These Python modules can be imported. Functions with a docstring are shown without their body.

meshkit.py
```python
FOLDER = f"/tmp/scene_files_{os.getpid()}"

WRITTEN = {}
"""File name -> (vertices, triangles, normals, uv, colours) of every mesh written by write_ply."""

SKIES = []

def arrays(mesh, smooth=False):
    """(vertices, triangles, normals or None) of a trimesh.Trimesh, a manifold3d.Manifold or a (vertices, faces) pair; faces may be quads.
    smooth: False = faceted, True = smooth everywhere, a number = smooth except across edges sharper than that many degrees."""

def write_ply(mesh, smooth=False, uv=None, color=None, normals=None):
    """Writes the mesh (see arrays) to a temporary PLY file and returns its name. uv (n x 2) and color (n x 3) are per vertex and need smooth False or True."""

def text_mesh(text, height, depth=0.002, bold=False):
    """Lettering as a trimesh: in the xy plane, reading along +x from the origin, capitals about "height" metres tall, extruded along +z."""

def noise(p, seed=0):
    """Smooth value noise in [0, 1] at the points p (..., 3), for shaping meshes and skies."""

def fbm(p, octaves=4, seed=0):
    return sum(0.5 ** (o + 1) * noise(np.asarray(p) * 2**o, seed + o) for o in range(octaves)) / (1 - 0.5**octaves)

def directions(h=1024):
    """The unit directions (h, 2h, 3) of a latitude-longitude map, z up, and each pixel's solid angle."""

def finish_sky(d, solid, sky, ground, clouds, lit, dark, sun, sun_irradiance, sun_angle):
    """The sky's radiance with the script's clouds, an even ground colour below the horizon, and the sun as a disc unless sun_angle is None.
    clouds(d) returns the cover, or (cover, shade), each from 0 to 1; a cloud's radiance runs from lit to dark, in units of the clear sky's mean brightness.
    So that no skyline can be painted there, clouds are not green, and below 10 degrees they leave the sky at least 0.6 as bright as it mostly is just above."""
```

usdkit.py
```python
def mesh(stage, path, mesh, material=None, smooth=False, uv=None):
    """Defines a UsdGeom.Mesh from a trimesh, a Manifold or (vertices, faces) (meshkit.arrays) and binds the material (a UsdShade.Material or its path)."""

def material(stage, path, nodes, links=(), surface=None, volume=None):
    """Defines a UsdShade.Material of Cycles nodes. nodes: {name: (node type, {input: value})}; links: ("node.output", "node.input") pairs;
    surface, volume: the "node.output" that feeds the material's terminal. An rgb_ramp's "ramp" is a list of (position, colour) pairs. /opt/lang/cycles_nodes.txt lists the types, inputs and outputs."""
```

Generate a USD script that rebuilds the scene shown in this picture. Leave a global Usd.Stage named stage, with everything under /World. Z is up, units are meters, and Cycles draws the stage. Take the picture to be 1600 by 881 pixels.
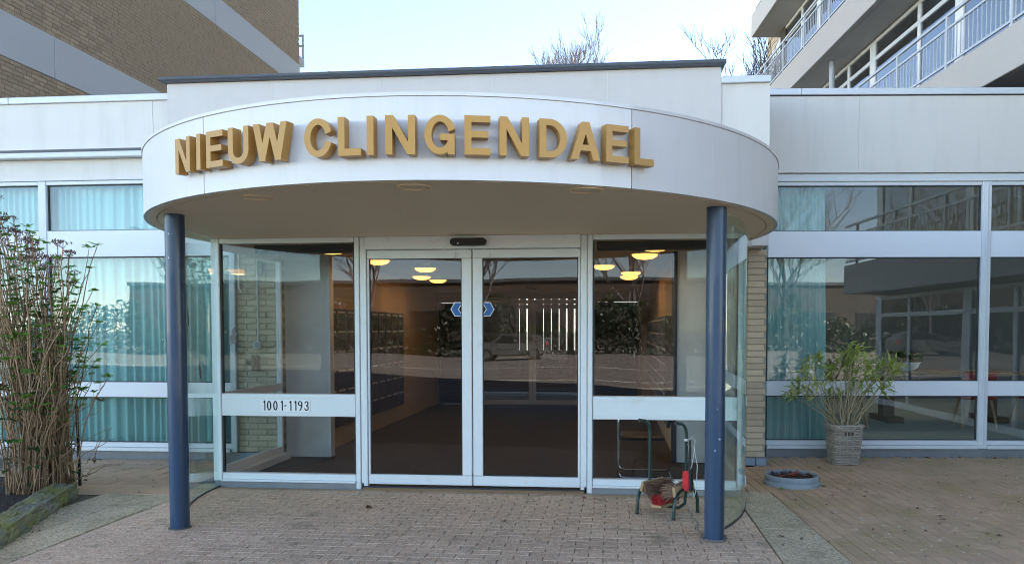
import math, random
import numpy as np
import usdkit
from pxr import Usd, UsdGeom, UsdLux, UsdShade, Gf, Sdf, Vt
from shapely.geometry import Polygon, LineString, Point, box as sbox
from shapely.ops import unary_union
from shapely import affinity
import trimesh

stage = Usd.Stage.CreateInMemory()
UsdGeom.SetStageUpAxis(stage, "Z")
UsdGeom.SetStageMetersPerUnit(stage, 1.0)
UsdGeom.Xform.Define(stage, "/World")
UsdGeom.Scope.Define(stage, "/World/Looks")
rng = random.Random(7)
nrg = np.random.default_rng(7)

# ------------------------------------------------------------------ camera
CAM = np.array([1.390, -7.526, 1.600])
FPX, PX, PY = 1211.67, 848.05, 559.05            # focal length and principal point in pixels of a 1600 px wide frame
right = np.array([0.9957, 0.0923, -0.0005]); fwd = np.array([-0.0923, 0.9950, -0.0378])
fwd /= np.linalg.norm(fwd); right -= fwd * (right @ fwd); right /= np.linalg.norm(right); up = np.cross(right, fwd)
cam = UsdGeom.Camera.Define(stage, "/World/camera")
cam.CreateHorizontalApertureAttr(36.0); cam.CreateVerticalApertureAttr(36.0 * 563 / 1024)
cam.CreateFocalLengthAttr(36.0 * FPX / 1600)
cam.CreateHorizontalApertureOffsetAttr((800 - PX) * 36 / 1600)
cam.CreateVerticalApertureOffsetAttr((PY - 440.5) * 36 / 1600)
cam.CreateClippingRangeAttr((0.05, 5000.0))
mt = np.eye(4); mt[0, :3] = right; mt[1, :3] = up; mt[2, :3] = -fwd; mt[3, :3] = CAM
cam.AddTransformOp().Set(Gf.Matrix4d(mt.tolist()))
cam.CreateExposureAttr(3.44)

# ------------------------------------------------------------------ sky and sun (clear day, sun to the right, hidden by the balcony tower)
SUN_EL = math.radians(38); SUN_AZ = math.radians(58.44)
sd = np.array([math.sin(SUN_AZ) * math.cos(SUN_EL), math.cos(SUN_AZ) * math.cos(SUN_EL), math.sin(SUN_EL)])
sky_m = usdkit.material(stage, "/World/Looks/sky", {
    "s": ("sky_texture", {"sky_type": "single_scattering", "sun_disc": False, "sun_elevation": SUN_EL, "sun_rotation": SUN_AZ,
                          "air_density": 0.7, "aerosol_density": 0.05, "ozone_density": 4.0, "altitude": 50.0}),
    "w": ("mix", {"mix_type": "multiply", "fac": 1.0, "color2": (1.25, 1.01, .80)}),   # the camera's white balance
    "b": ("background_shader", {"strength": 0.06})}, [("s.color", "w.color1"), ("w.color", "b.color")], surface="b.background")
dome = UsdLux.DomeLight.Define(stage, "/World/sky")
UsdShade.MaterialBindingAPI.Apply(dome.GetPrim()).Bind(sky_m)
dome.GetPrim().SetCustomDataByKey("kind", "structure")
sun = UsdLux.DistantLight.Define(stage, "/World/sun")
sun.CreateIntensityAttr(1.25); sun.CreateAngleAttr(0.5); sun.CreateNormalizeAttr(True); sun.CreateColorAttr(Gf.Vec3f(1, .93, .80))
zc = sd; xc = np.cross([0, 1, 0], zc); xc /= np.linalg.norm(xc); yc = np.cross(zc, xc)
ms = np.eye(4); ms[0, :3] = xc; ms[1, :3] = yc; ms[2, :3] = zc
sun.AddTransformOp().Set(Gf.Matrix4d(ms.tolist()))

# ------------------------------------------------------------------ materials
MATS = {}
def M(name, col, rough=.5, var=.08, scale=3., bump=0., bscale=60., metallic=0., spec=.5, rnd=0., tint=None, coat=0., detail=4., stretch=None, emit=None, tst=None):
    """Painted or natural surface: the colour drifts with a noise, each piece may have its own tone, fine bump."""
    n = {"g": ("geometry", {}), "t": ("noise_texture", {"scale": scale, "detail": detail, "roughness": .6}),
         "v": ("math", {"math_type": "multiply_add", "value2": 2 * var, "value3": 1 - var}),
         "h": ("hsv", {"hue": .5, "saturation": 1., "fac": 1., "color": col}),
         "p": ("principled_bsdf", {"roughness": rough, "metallic": metallic, "specular_ior_level": spec, "coat_weight": coat})}
    l = [("t.fac", "v.value1"), ("h.color", "p.base_color")]
    if stretch is not None:
        n["mp"] = ("mapping", {"scale": stretch}); l += [("g.position", "mp.vector"), ("mp.vector", "t.vector")]
    else:
        l += [("g.position", "t.vector")]
    if rnd:
        n["oi"] = ("object_info", {}); n["ad"] = ("math", {"math_type": "add"}); n["fr"] = ("math", {"math_type": "fraction"})
        n["rv"] = ("math", {"math_type": "multiply_add", "value2": 2 * rnd, "value3": -rnd}); n["sm"] = ("math", {"math_type": "add"})
        l += [("oi.random", "ad.value1"), ("g.random_per_island", "ad.value2"), ("ad.value", "fr.value1"), ("fr.value", "rv.value1"), ("rv.value", "sm.value1"), ("v.value", "sm.value2"), ("sm.value", "h.value")]
    else:
        l.append(("v.value", "h.value"))
    if tint is not None:                      # patches of a second colour (moss, dirt)
        tc, ts, lo, hi = tint
        n["tn"] = ("noise_texture", {"scale": ts, "detail": 5., "roughness": .65}); n["tr"] = ("rgb_ramp", {"ramp": [(0, (0, 0, 0)), (lo, (0, 0, 0)), (hi, (1, 1, 1)), (1, (1, 1, 1))]})
        n["tm"] = ("mix", {"color2": tc}); l = [x for x in l if x != ("h.color", "p.base_color")]
        l += [("tn.fac", "tr.fac"), ("tr.color", "tm.fac"), ("h.color", "tm.color1"), ("tm.color", "p.base_color")]
        if tst: n["tp"] = ("mapping", {"scale": tst}); l += [("g.position", "tp.vector"), ("tp.vector", "tn.vector")]
        else: l.append(("g.position", "tn.vector"))
    if bump:
        n["bn"] = ("noise_texture", {"scale": bscale, "detail": 4., "roughness": .6}); n["bp"] = ("bump", {"strength": 1., "distance": bump})
        l += [("g.position", "bn.vector"), ("bn.fac", "bp.height"), ("bp.normal", "p.normal")]
    if emit:
        n["p"][1]["emission_color"] = emit[0]; n["p"][1]["emission_strength"] = emit[1]
    MATS[name] = usdkit.material(stage, "/World/Looks/" + name, n, l, surface="p.BSDF")
    return MATS[name]

def aggregate(name, base, dark, light, scale, rnd=.08, moss=None, rough=.85, bump=.004):
    """Washed aggregate: pebbles of several tones."""
    n = {"g": ("geometry", {}), "vo": ("voronoi_texture", {"scale": scale, "feature": "f1"}), "sc": ("separate_color", {}),
         "r": ("rgb_ramp", {"ramp": [(0, dark), (.35, base), (.7, base), (1, light)]}),
         "oi": ("object_info", {}), "ad": ("math", {"math_type": "add"}), "fr": ("math", {"math_type": "fraction"}),
         "rv": ("math", {"math_type": "multiply_add", "value2": 2 * rnd, "value3": 1 - rnd}),
         "nz": ("noise_texture", {"scale": 1.7, "detail": 5., "roughness": .6}), "nv": ("math", {"math_type": "multiply_add", "value2": .5, "value3": .75}),
         "ml": ("math", {"math_type": "multiply"}), "h": ("hsv", {"hue": .5, "saturation": 1., "fac": 1.}),
         "bp": ("bump", {"strength": .5, "distance": bump, "invert": True}), "p": ("principled_bsdf", {"roughness": rough})}
    l = [("g.position", "vo.vector"), ("vo.color", "sc.color"), ("sc.r", "r.fac"), ("r.color", "h.color"), ("oi.random", "ad.value1"), ("g.random_per_island", "ad.value2"),
         ("ad.value", "fr.value1"), ("fr.value", "rv.value1"), ("g.position", "nz.vector"), ("nz.fac", "nv.value1"), ("rv.value", "ml.value1"), ("nv.value", "ml.value2"), ("ml.value", "h.value"),
         ("vo.distance", "bp.height"), ("bp.normal", "p.normal")]
    if moss:
        mc, ms_, lo, hi = moss
        n["tn"] = ("noise_texture", {"scale": ms_, "detail": 6., "roughness": .7}); n["tr"] = ("rgb_ramp", {"ramp": [(0, (0, 0, 0)), (lo, (0, 0, 0)), (hi, (1, 1, 1)), (1, (1, 1, 1))]}); n["tm"] = ("mix", {"color2": mc})
        l += [("g.position", "tn.vector"), ("tn.fac", "tr.fac"), ("tr.color", "tm.fac"), ("h.color", "tm.color1"), ("tm.color", "p.base_color")]
    else:
        l.append(("h.color", "p.base_color"))
    return usdkit.material(stage, "/World/Looks/" + name, n, l, surface="p.BSDF")

def glass(name, tint, f0=.045, rough=0., gtint=(1, 1, 1)):
    """Window pane: lets light straight through, mirrors by Schlick's rule from both sides."""
    n = {"g": ("geometry", {}), "d": ("vector_math", {"math_type": "dot_product"}), "a": ("math", {"math_type": "absolute"}), "o": ("math", {"math_type": "subtract", "value1": 1., "use_clamp": True}),
         "pw": ("math", {"math_type": "power", "value2": 5.}), "f": ("math", {"math_type": "multiply_add", "value2": 1 - f0, "value3": f0, "use_clamp": True}),
         "wn": ("noise_texture", {"scale": .9, "detail": 1.}), "wb": ("bump", {"strength": .5, "distance": .006}),
         "t": ("transparent_bsdf", {"color": tint}), "s": ("glossy_bsdf", {"color": gtint, "roughness": rough}), "m": ("mix_closure", {})}
    l = [("g.incoming", "d.vector1"), ("g.true_normal", "d.vector2"), ("d.value", "a.value1"), ("a.value", "o.value2"), ("o.value", "pw.value1"), ("pw.value", "f.value1"),
         ("g.position", "wn.vector"), ("wn.fac", "wb.height"), ("wb.normal", "s.normal"),
         ("f.value", "m.fac"), ("t.BSDF", "m.closure1"), ("s.BSDF", "m.closure2")]
    return usdkit.material(stage, "/World/Looks/" + name, n, l, surface="m.closure")

white = M("white_fascia", (.625, .61, .59), .42, .03, 1.3, tint=((.54, .53, .50), 1.6, .52, .95), tst=(5., 5., .5))
white_wall = M("white_render", (.66, .635, .585), .6, .03, 1.1, bump=.0012, bscale=90, tint=((.56, .54, .49), 1.4, .50, .95), tst=(4., 4., .45))
white_wall_dirty = M("stained_render", (.58, .55, .52), .65, .05, 2.0, bump=.001, bscale=90, stretch=(3., 3., .35), tint=((.50, .48, .44), 2.6, .55, .9))
soffit_m = M("cream_soffit", (.80, .62, .42), .7, .03, .8)
frame_m = M("pale_grey_frame", (.66, .69, .70), .38, .04, 4., tint=((.50, .50, .46), 6., .62, .9))
frame_dk = M("grey_gasket", (.03, .032, .035), .6)
panel_m = M("white_panel", (.77, .80, .82), .35, .02, 2.)
blue_m = M("blue_paint", (.016, .040, .078), .33, .06, 6., coat=.2, tint=((.30, .36, .44), 16., .69, .715))
gold_m = M("gold_paint", (.44, .235, .055), .42, .05, 5., spec=.4)
zinc_m = M("zinc_trim", (.62, .65, .68), .42, .06, 4., metallic=.15)
lead_m = M("dark_roof_edge", (.075, .085, .10), .45, .18, 7.)
plinth_m = M("grey_plinth", (.22, .225, .23), .8, .2, 6., bump=.003, bscale=40)
slate_m = M("blue_stone", (.22, .27, .33), .6, .2, 12., bump=.003, bscale=50)
brickp = M("yellow_brick", (.47, .395, .265), .85, .14, 14., bump=.007, bscale=32, rnd=.14)
brickr = M("buff_brick", (.47, .375, .26), .85, .14, 14., bump=.007, bscale=32, rnd=.12)
mortar_m = M("mortar", (.30, .27, .21), .95, .1, 20.)
towerb = M("brown_brick", (.35, .275, .185), .85, .16, 6., bump=.004, bscale=50, rnd=.16)
towermortar = M("pale_mortar", (.36, .30, .22), .95, .1, 10.)
conc_m = M("painted_concrete", (.45, .475, .50), .7, .05, .9)
balc_m = M("balcony_concrete", (.40, .39, .375), .7, .05, .9, tint=((.40, .40, .39), 1.4, .6, .95))
rail_m = M("galvanised_rail", (.42, .45, .48), .4, .06, 8., metallic=.3)
winfr_m = M("white_window_frame", (.70, .72, .74), .4, .03, 4.)
black_m = M("black_plastic", (.012, .012, .013), .35)
steel_m = M("chrome", (.7, .7, .7), .12, .02, 5., metallic=1.)
curt_l = M("teal_curtain", (.46, .59, .575), .9, .05, 5., stretch=(1, 1, .2))
curt_u = M("pale_curtain", (.46, .60, .60), .9, .05, 5., stretch=(1, 1, .2))
curt_r = M("sea_green_curtain", (.40, .55, .52), .9, .07, 5., stretch=(1, 1, .2))
inwhite = M("interior_white", (.62, .66, .64), .7, .04, 2.)
inwarm = M("interior_beige", (.58, .40, .22), .8, .06, 2.)
inbrown = M("brown_joinery", (.20, .12, .06), .5, .12, 6., stretch=(4, 4, .6))
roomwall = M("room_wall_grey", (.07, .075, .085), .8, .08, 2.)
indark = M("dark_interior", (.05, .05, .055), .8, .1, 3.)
inceil = M("interior_ceiling", (.45, .42, .37), .9, .03, 2.)
carpet = M("grey_carpet", (.085, .083, .088), .95, .2, 26., bump=.004, bscale=220)
roomfl = M("green_grey_floor", (.40, .46, .43), .6, .12, 5., stretch=(1, 5, 1))
mailm = M("mailbox_metal", (.085, .07, .06), .45, .1, 5., rnd=.25)
stripm = M("slot_label", (.55, .52, .45), .5)
wood_m = M("raw_wood", (.42, .28, .15), .65, .15, 14., stretch=(1, 1, 6))
tablewood = M("table_wood", (.34, .23, .15), .35, .15, 9.)
darkwood = M("dark_wood", (.15, .09, .055), .5, .15, 9.)
legwood = M("pale_chair_wood", (.40, .24, .12), .5, .12, 9.)
redseat = M("red_upholstery", (.38, .035, .03), .8, .1, 20.)
bristle_b = M("brown_bristle", (.13, .075, .047), .8, .2, 40., rnd=.6)
bristle_r = M("red_bristle", (.60, .022, .028), .55, .1, 40., rnd=.45)
green_st = M("green_steel", (.010, .030, .024), .3, .1, 8., coat=.3)
cord_m = M("white_cord", (.62, .60, .55), .8)
chain_m = M("chain_steel", (.32, .31, .30), .35, .1, 20., metallic=.8)
wick_m = M("grey_wicker", (.36, .305, .245), .75, .18, 18., rnd=.2)
wick_d = M("wicker_core", (.10, .08, .06), .9)
ringm = M("grey_plastic", (.27, .31, .33), .5, .08, 8.)
soil = M("dark_soil", (.045, .032, .024), .95, .35, 30., bump=.012, bscale=45)
leafbrown = M("dead_leaf", (.11, .055, .028), .8, .2, 20., rnd=.5)
leafrust = M("rust_leaf", (.34, .08, .03), .7, .2, 20., rnd=.4)
mossstone = M("mossy_stone", (.20, .19, .15), .9, .3, 9., bump=.012, bscale=26, tint=((.21, .20, .05), 5., .40, .62))
stem_m = M("hydrangea_stem", (.27, .175, .092), .8, .2, 12., rnd=.35)
stem_o = M("oleander_stem", (.36, .29, .17), .75, .15, 16., rnd=.15)
flower_m = M("dried_flower", (.165, .10, .075), .9, .2, 30., rnd=.4)
bark_m = M("bare_bark", (.11, .10, .105), .9, .2, 6.)
asph = M("plaza_paving", (.125, .108, .10), .85, .18, 5., bump=.004, bscale=60)
stripe_m = M("pale_stone_band", (.36, .35, .33), .8, .1, 7.)
groundm = M("earth", (.12, .12, .10), .95, .2, .5)
sand_m = M("joint_sand", (.16, .135, .095), .95, .25, 15., tint=((.055, .07, .02), 5., .5, .66))
tile_m = M("brown_paver", (.48, .33, .21), .85, .16, 9., bump=.004, bscale=60, rnd=.10, tint=((.14, .125, .075), 4., .55, .8))
rbrick_m = M("red_brown_paver", (.54, .36, .23), .85, .13, 16., bump=.003, bscale=110, rnd=.10, tint=((.44, .315, .165), 1.1, .46, .62))
cbrick_m = aggregate("worn_paver", (.62, .43, .295), (.38, .25, .16), (.74, .60, .45), 95., .10, moss=((.15, .14, .075), 2.2, .56, .78), bump=.004)
slab_m = aggregate("washed_gravel_slab", (.56, .445, .29), (.34, .265, .16), (.72, .61, .43), 72., .05, moss=((.25, .205, .12), 2.6, .52, .76), bump=.006)
sticker_m = M("blue_sticker", (.012, .10, .30), .4)
white_st = M("white_sticker", (.75, .75, .75), .4)
bird_m = M("grey_sticker", (.13, .125, .12), .6)
carm = M("silver_car_paint", (.15, .155, .16), .25, .02, 2., metallic=.4, coat=.6)
rubber = M("rubber", (.015, .015, .015), .8)
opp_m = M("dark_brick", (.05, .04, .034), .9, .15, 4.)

def leafmat(name, col, back):
    n = {"g": ("geometry", {}), "oi": ("object_info", {}), "ad": ("math", {"math_type": "add"}), "fr": ("math", {"math_type": "fraction"}), "v": ("math", {"math_type": "multiply_add", "value2": .7, "value3": .65}),
         "h": ("hsv", {"hue": .5, "saturation": 1., "fac": 1., "color": col}), "p": ("principled_bsdf", {"roughness": .42}), "t": ("translucent_bsdf", {"color": back}), "m": ("mix_closure", {"fac": .3})}
    l = [("oi.random", "ad.value1"), ("g.random_per_island", "ad.value2"), ("ad.value", "fr.value1"), ("fr.value", "v.value1"), ("v.value", "h.value"), ("h.color", "p.base_color"), ("p.BSDF", "m.closure1"), ("t.BSDF", "m.closure2")]
    return usdkit.material(stage, "/World/Looks/" + name, n, l, surface="m.closure")
leaf_g = leafmat("fresh_leaf", (.12, .29, .035), (.22, .46, .05))
leaf_d = leafmat("dark_leaf", (.045, .105, .03), (.09, .19, .04))
hedge_m = leafmat("hedge_leaf", (.022, .040, .018), (.03, .06, .02))
leaf_r = leafmat("bronze_leaf", (.16, .11, .045), (.20, .14, .05))
leaf_o = leafmat("oleander_leaf", (.25, .34, .07), (.42, .52, .10))
leaf_o2 = leafmat("oleander_leaf_bright", (.46, .49, .13), (.58, .60, .15))
pane_l = glass("window_glass", (.86, .95, .94), .07)
pane_r = glass("window_glass_dark", (.86, .92, .92), .055)
pane_d = glass("door_glass", (.80, .81, .82), .032)
pane_c = glass("screen_glass", (.86, .93, .90), .035)
pane_t = glass("upper_window_glass", (.35, .42, .48), .22)
lamp_m = usdkit.material(stage, "/World/Looks/lamp_glow", {"e": ("emission", {"color": (1., .43, .085), "strength": .42})}, surface="e.emission")
spot_m = usdkit.material(stage, "/World/Looks/spot_glow", {"e": ("emission", {"color": (1., .5, .2), "strength": .3})}, surface="e.emission")

# ------------------------------------------------------------------ mesh builder
class MB:
    """Collects shapes into one mesh. X: optional 4x4 frame the shapes are given in."""
    def __init__(self, X=None):
        self.v, self.f, self.n, self.X = [], [], 0, X
    def add(self, v, f):
        v = np.asarray(v, float); f = np.asarray(f, int)
        if f.shape[1] == 4: f = np.vstack([f[:, [0, 1, 2]], f[:, [0, 2, 3]]])
        self.v.append(v); self.f.append(f + self.n); self.n += len(v); return self
    def tm(self, m): return self.add(m.vertices, m.faces)
    def box(self, x0, x1, y0, y1, z0, z1, bev=0.):
        c = np.array([(x0 + x1) / 2, (y0 + y1) / 2, (z0 + z1) / 2]); h = np.array([abs(x1 - x0), abs(y1 - y0), abs(z1 - z0)]) / 2
        return self.obox(c, np.eye(3), h, bev)
    def obox(self, c, ax, h, bev=0.):
        c, ax, h = np.asarray(c, float), np.asarray(ax, float), np.asarray(h, float)
        bev = min(bev, h.min() * .8)
        if bev <= 0:
            s = np.array([[i, j, k] for k in (-1, 1) for j in (-1, 1) for i in (-1, 1)], float)
            f = [[0, 2, 3, 1], [4, 5, 7, 6], [0, 1, 5, 4], [2, 6, 7, 3], [0, 4, 6, 2], [1, 3, 7, 5]]
            return self.add(c + (s * h) @ ax, f)
        pts = []
        for a in range(3):
            for i in (-1, 1):
                for j in (-1, 1):
                    for k in (-1, 1):
                        s = np.array([i, j, k], float) * (h - bev); s[a] = [i, j, k][a] * h[a]; pts.append(s)
        hull = trimesh.Trimesh(np.array(pts)).convex_hull
        return self.add(c + hull.vertices @ ax, hull.faces)
    def tube(self, pts, r, n=8, cap=True):
        pts = np.asarray(pts, float); r = np.broadcast_to(np.asarray(r, float), (len(pts),))
        t = np.gradient(pts, axis=0); t /= np.maximum(np.linalg.norm(t, axis=1, keepdims=True), 1e-9)
        ref = np.array([0, 0, 1.]) if abs(t[0][2]) < .9 else np.array([1., 0, 0])
        u = np.cross(t[0], ref); u /= np.linalg.norm(u); V = []
        a = np.linspace(0, 2 * np.pi, n, endpoint=False)
        for i in range(len(pts)):
            u = u - t[i] * (u @ t[i]); u /= max(np.linalg.norm(u), 1e-9); w = np.cross(t[i], u)
            V.append(pts[i] + r[i] * (np.cos(a)[:, None] * u + np.sin(a)[:, None] * w))
        V = np.vstack(V); F = []
        for i in range(len(pts) - 1):
            for j in range(n):
                k = (j + 1) % n; F += [[i * n + j, i * n + k, (i + 1) * n + k], [i * n + j, (i + 1) * n + k, (i + 1) * n + j]]
        if cap:
            for j in range(1, n - 1): F += [[0, j + 1, j], [(len(pts) - 1) * n, (len(pts) - 1) * n + j, (len(pts) - 1) * n + j + 1]]
        return self.add(V, F)
    def lathe(self, prof, c=(0, 0, 0), n=32):
        prof = np.asarray(prof, float); a = np.linspace(0, 2 * np.pi, n, endpoint=False); V = []; F = []
        for r, z in prof: V.append(np.stack([r * np.cos(a), r * np.sin(a), a * 0 + z], -1) + np.asarray(c, float))
        for i in range(len(prof) - 1):
            for j in range(n):
                k = (j + 1) % n; F += [[i * n + j, i * n + k, (i + 1) * n + k, (i + 1) * n + j]]
        return self.add(np.vstack(V), F)
    def poly(self, g, depth, O, U, V_, N):
        """Extrudes a shapely polygon drawn on axes U, V_ from O along N."""
        for q in getattr(g, "geoms", [g]):
            if q.is_empty or q.area < 1e-9: continue
            m = trimesh.creation.extrude_polygon(q, depth, engine="earcut")
            A = np.stack([U, V_, N]).astype(float); self.add(np.asarray(O, float) + m.vertices @ A, m.faces if np.linalg.det(A) > 0 else m.faces[:, ::-1])
        return self
    def arc_shell(self, r0, r1, a0, a1, z0, z1, n=48):
        """Part of a ring between two radii; angles from +x, counter-clockwise."""
        a = np.linspace(a0, a1, n + 1); c, s = np.cos(a), np.sin(a)
        V = np.vstack([np.stack([r * c, r * s, a * 0 + z], -1) for r, z in ((r0, z0), (r1, z0), (r1, z1), (r0, z1))]); m = n + 1; F = []
        for i in range(n):
            for p in range(4):
                q = (p + 1) % 4; F.append([p * m + i, q * m + i, q * m + i + 1, p * m + i + 1])
        F += [[0, 3 * m, 2 * m, m], [n, m + n, 2 * m + n, 3 * m + n]]
        return self.add(V, np.array(F)[:, ::-1])
    def arrays(self):
        v = np.vstack(self.v); f = np.vstack(self.f)
        if self.X is not None: v = v @ self.X[:3, :3].T + self.X[:3, 3]
        return v, f
    def fixed(self):
        v, f = self.arrays(); m = trimesh.Trimesh(v, f, process=False); return m.vertices, m.faces

USED = {}
def numbered(parent, name):
    k = (parent, name); USED[k] = USED.get(k, -1) + 1
    return name if USED[k] == 0 else f"{name}_{USED[k]:03d}"
def custom(p, label=None, cat=None, group=None, kind=None):
    for k, x in (("label", label), ("category", cat), ("group", group), ("kind", kind)):
        if x: p.SetCustomDataByKey(k, x)
BASES = {}
def thing(name, label, cat, base=(0, 0, 0), rz=0., group=None, kind=None):
    path = "/World/" + numbered("/World", name)
    x = UsdGeom.Xform.Define(stage, path); x.AddTranslateOp().Set(Gf.Vec3d(*map(float, base)))
    if rz: x.AddRotateZOp().Set(float(rz))
    custom(x.GetPrim(), label, cat, group, kind)
    c, s = math.cos(math.radians(rz)), math.sin(math.radians(rz))
    BASES[path] = (np.asarray(base, float), np.array([[c, -s, 0], [s, c, 0], [0, 0, 1]]))
    return path
def part(parent, name, mb, mat, smooth=False, label=None, kind=None):
    """One Mesh under a thing, a part or /World; the shapes are in world coordinates."""
    path = parent + "/" + numbered(parent, name)
    v, f = mb.arrays() if isinstance(mb, MB) else mb
    root = "/".join(parent.split("/")[:3])
    if root in BASES:
        b, R = BASES[root]; v = (v - b) @ R
    m = usdkit.mesh(stage, path, (v, f), mat, smooth=smooth)
    custom(m.GetPrim(), label=label, kind=kind)
    return path
def single(name, mb, mat, label=None, cat=None, group=None, kind=None, smooth=False):
    path = "/World/" + numbered("/World", name)
    v, f = mb.arrays()
    m = usdkit.mesh(stage, path, (v, f), mat, smooth=smooth); custom(m.GetPrim(), label, cat, group, kind); return path
def many(parent, name, stuff, mbs, mat, key, limit=300, smooth=False):
    """Each piece its own Mesh up to the limit (those nearest the camera); the rest one stuff part. mat may be a function of the index."""
    order = sorted(range(len(mbs)), key=lambda i: key[i])
    for i in order[:limit]: part(parent, name, mbs[i], mat, smooth)
    rest = order[limit:]
    if rest:
        b = MB()
        for i in rest: b.add(*mbs[i].arrays())
        part(parent, stuff, b, mat, smooth, kind="stuff")
def frame(o, ang):
    c, s = math.cos(ang), math.sin(ang); X = np.eye(4); X[:3, :3] = [[c, -s, 0], [s, c, 0], [0, 0, 1]]; X[:3, 3] = o; return X
def copy_of(src, name, label, base, rz=0., scale=1., group=None):
    path = "/World/" + numbered("/World", name); x = UsdGeom.Xform.Define(stage, path)
    x.AddTranslateOp().Set(Gf.Vec3d(*map(float, base))); x.AddRotateZOp().Set(float(rz)); x.AddScaleOp().Set(Gf.Vec3f(scale, scale, scale))
    p = x.GetPrim(); p.GetReferences().AddInternalReference(Sdf.Path(src)); p.SetInstanceable(True)
    custom(p, label, stage.GetPrimAtPath(src).GetCustomDataByKey("category"), group); return path
def project(p):
    d = np.atleast_2d(p) - CAM; w = d @ fwd; return np.stack([PX + FPX * (d @ right) / w, PY - FPX * (d @ up) / w], -1)
def ray(px, py):
    d = fwd * FPX + right * (px - PX) - up * (py - PY); return d
def on_y(px, py, y):
    d = ray(px, py); return CAM + d * ((y - CAM[1]) / d[1])

RWANG = math.radians(4.5)
RW = frame((3.3, 2.35, 0), RWANG)                 # right wing: x along its front, y into it
RWI = np.linalg.inv(RW)

# ------------------------------------------------------------------ ground and paving
single("ground", MB().box(-300, 300, -300, 400, -.6, -.05), groundm, kind="structure")
single("paving_bed", MB().box(-9, 12, -7.9, 3.2, -.045, -.022), sand_m, kind="structure")

def paver(x0, x1, y0, y1, X=None, z=0., jit=.0016, ch=.004, h=.02):
    """A paving stone with a chamfered, slightly tilted top."""
    z += rng.uniform(-jit, jit); a, b = rng.uniform(-jit, jit), rng.uniform(-jit, jit)
    e = [rng.uniform(-.0012, .0012) for _ in range(4)]; x0 += e[0]; x1 += e[1]; y0 += e[2]; y1 += e[3]
    q = [(x0, y0), (x1, y0), (x1, y1), (x0, y1)]; qi = [(x0 + ch, y0 + ch), (x1 - ch, y0 + ch), (x1 - ch, y1 - ch), (x0 + ch, y1 - ch)]
    t = [-a - b, a - b, a + b, b - a]
    V = [(x, y, z - h) for x, y in q] + [(x, y, z - ch * .8 + t[i]) for i, (x, y) in enumerate(q)] + [(x, y, z + t[i]) for i, (x, y) in enumerate(qi)]
    F = [[i, (i + 1) % 4, 4 + (i + 1) % 4, 4 + i] for i in range(4)] + [[4 + i, 4 + (i + 1) % 4, 8 + (i + 1) % 4, 8 + i] for i in range(4)] + [[8, 9, 10, 11]]
    return MB(X).add(V, F)
def dist_of(mb):
    return float(np.linalg.norm(np.vstack(mb.v).mean(0) @ (mb.X[:3, :3].T if mb.X is not None else np.eye(3)) + (mb.X[:3, 3] if mb.X is not None else 0) - CAM))
def in_view(mb, pad=30):
    v, _ = mb.arrays(); p = project(v)
    return p[:, 0].max() > -pad and p[:, 0].min() < 1600 + pad and p[:, 1].min() < 881 + pad and ((v - CAM) @ fwd).min() > .3

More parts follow.
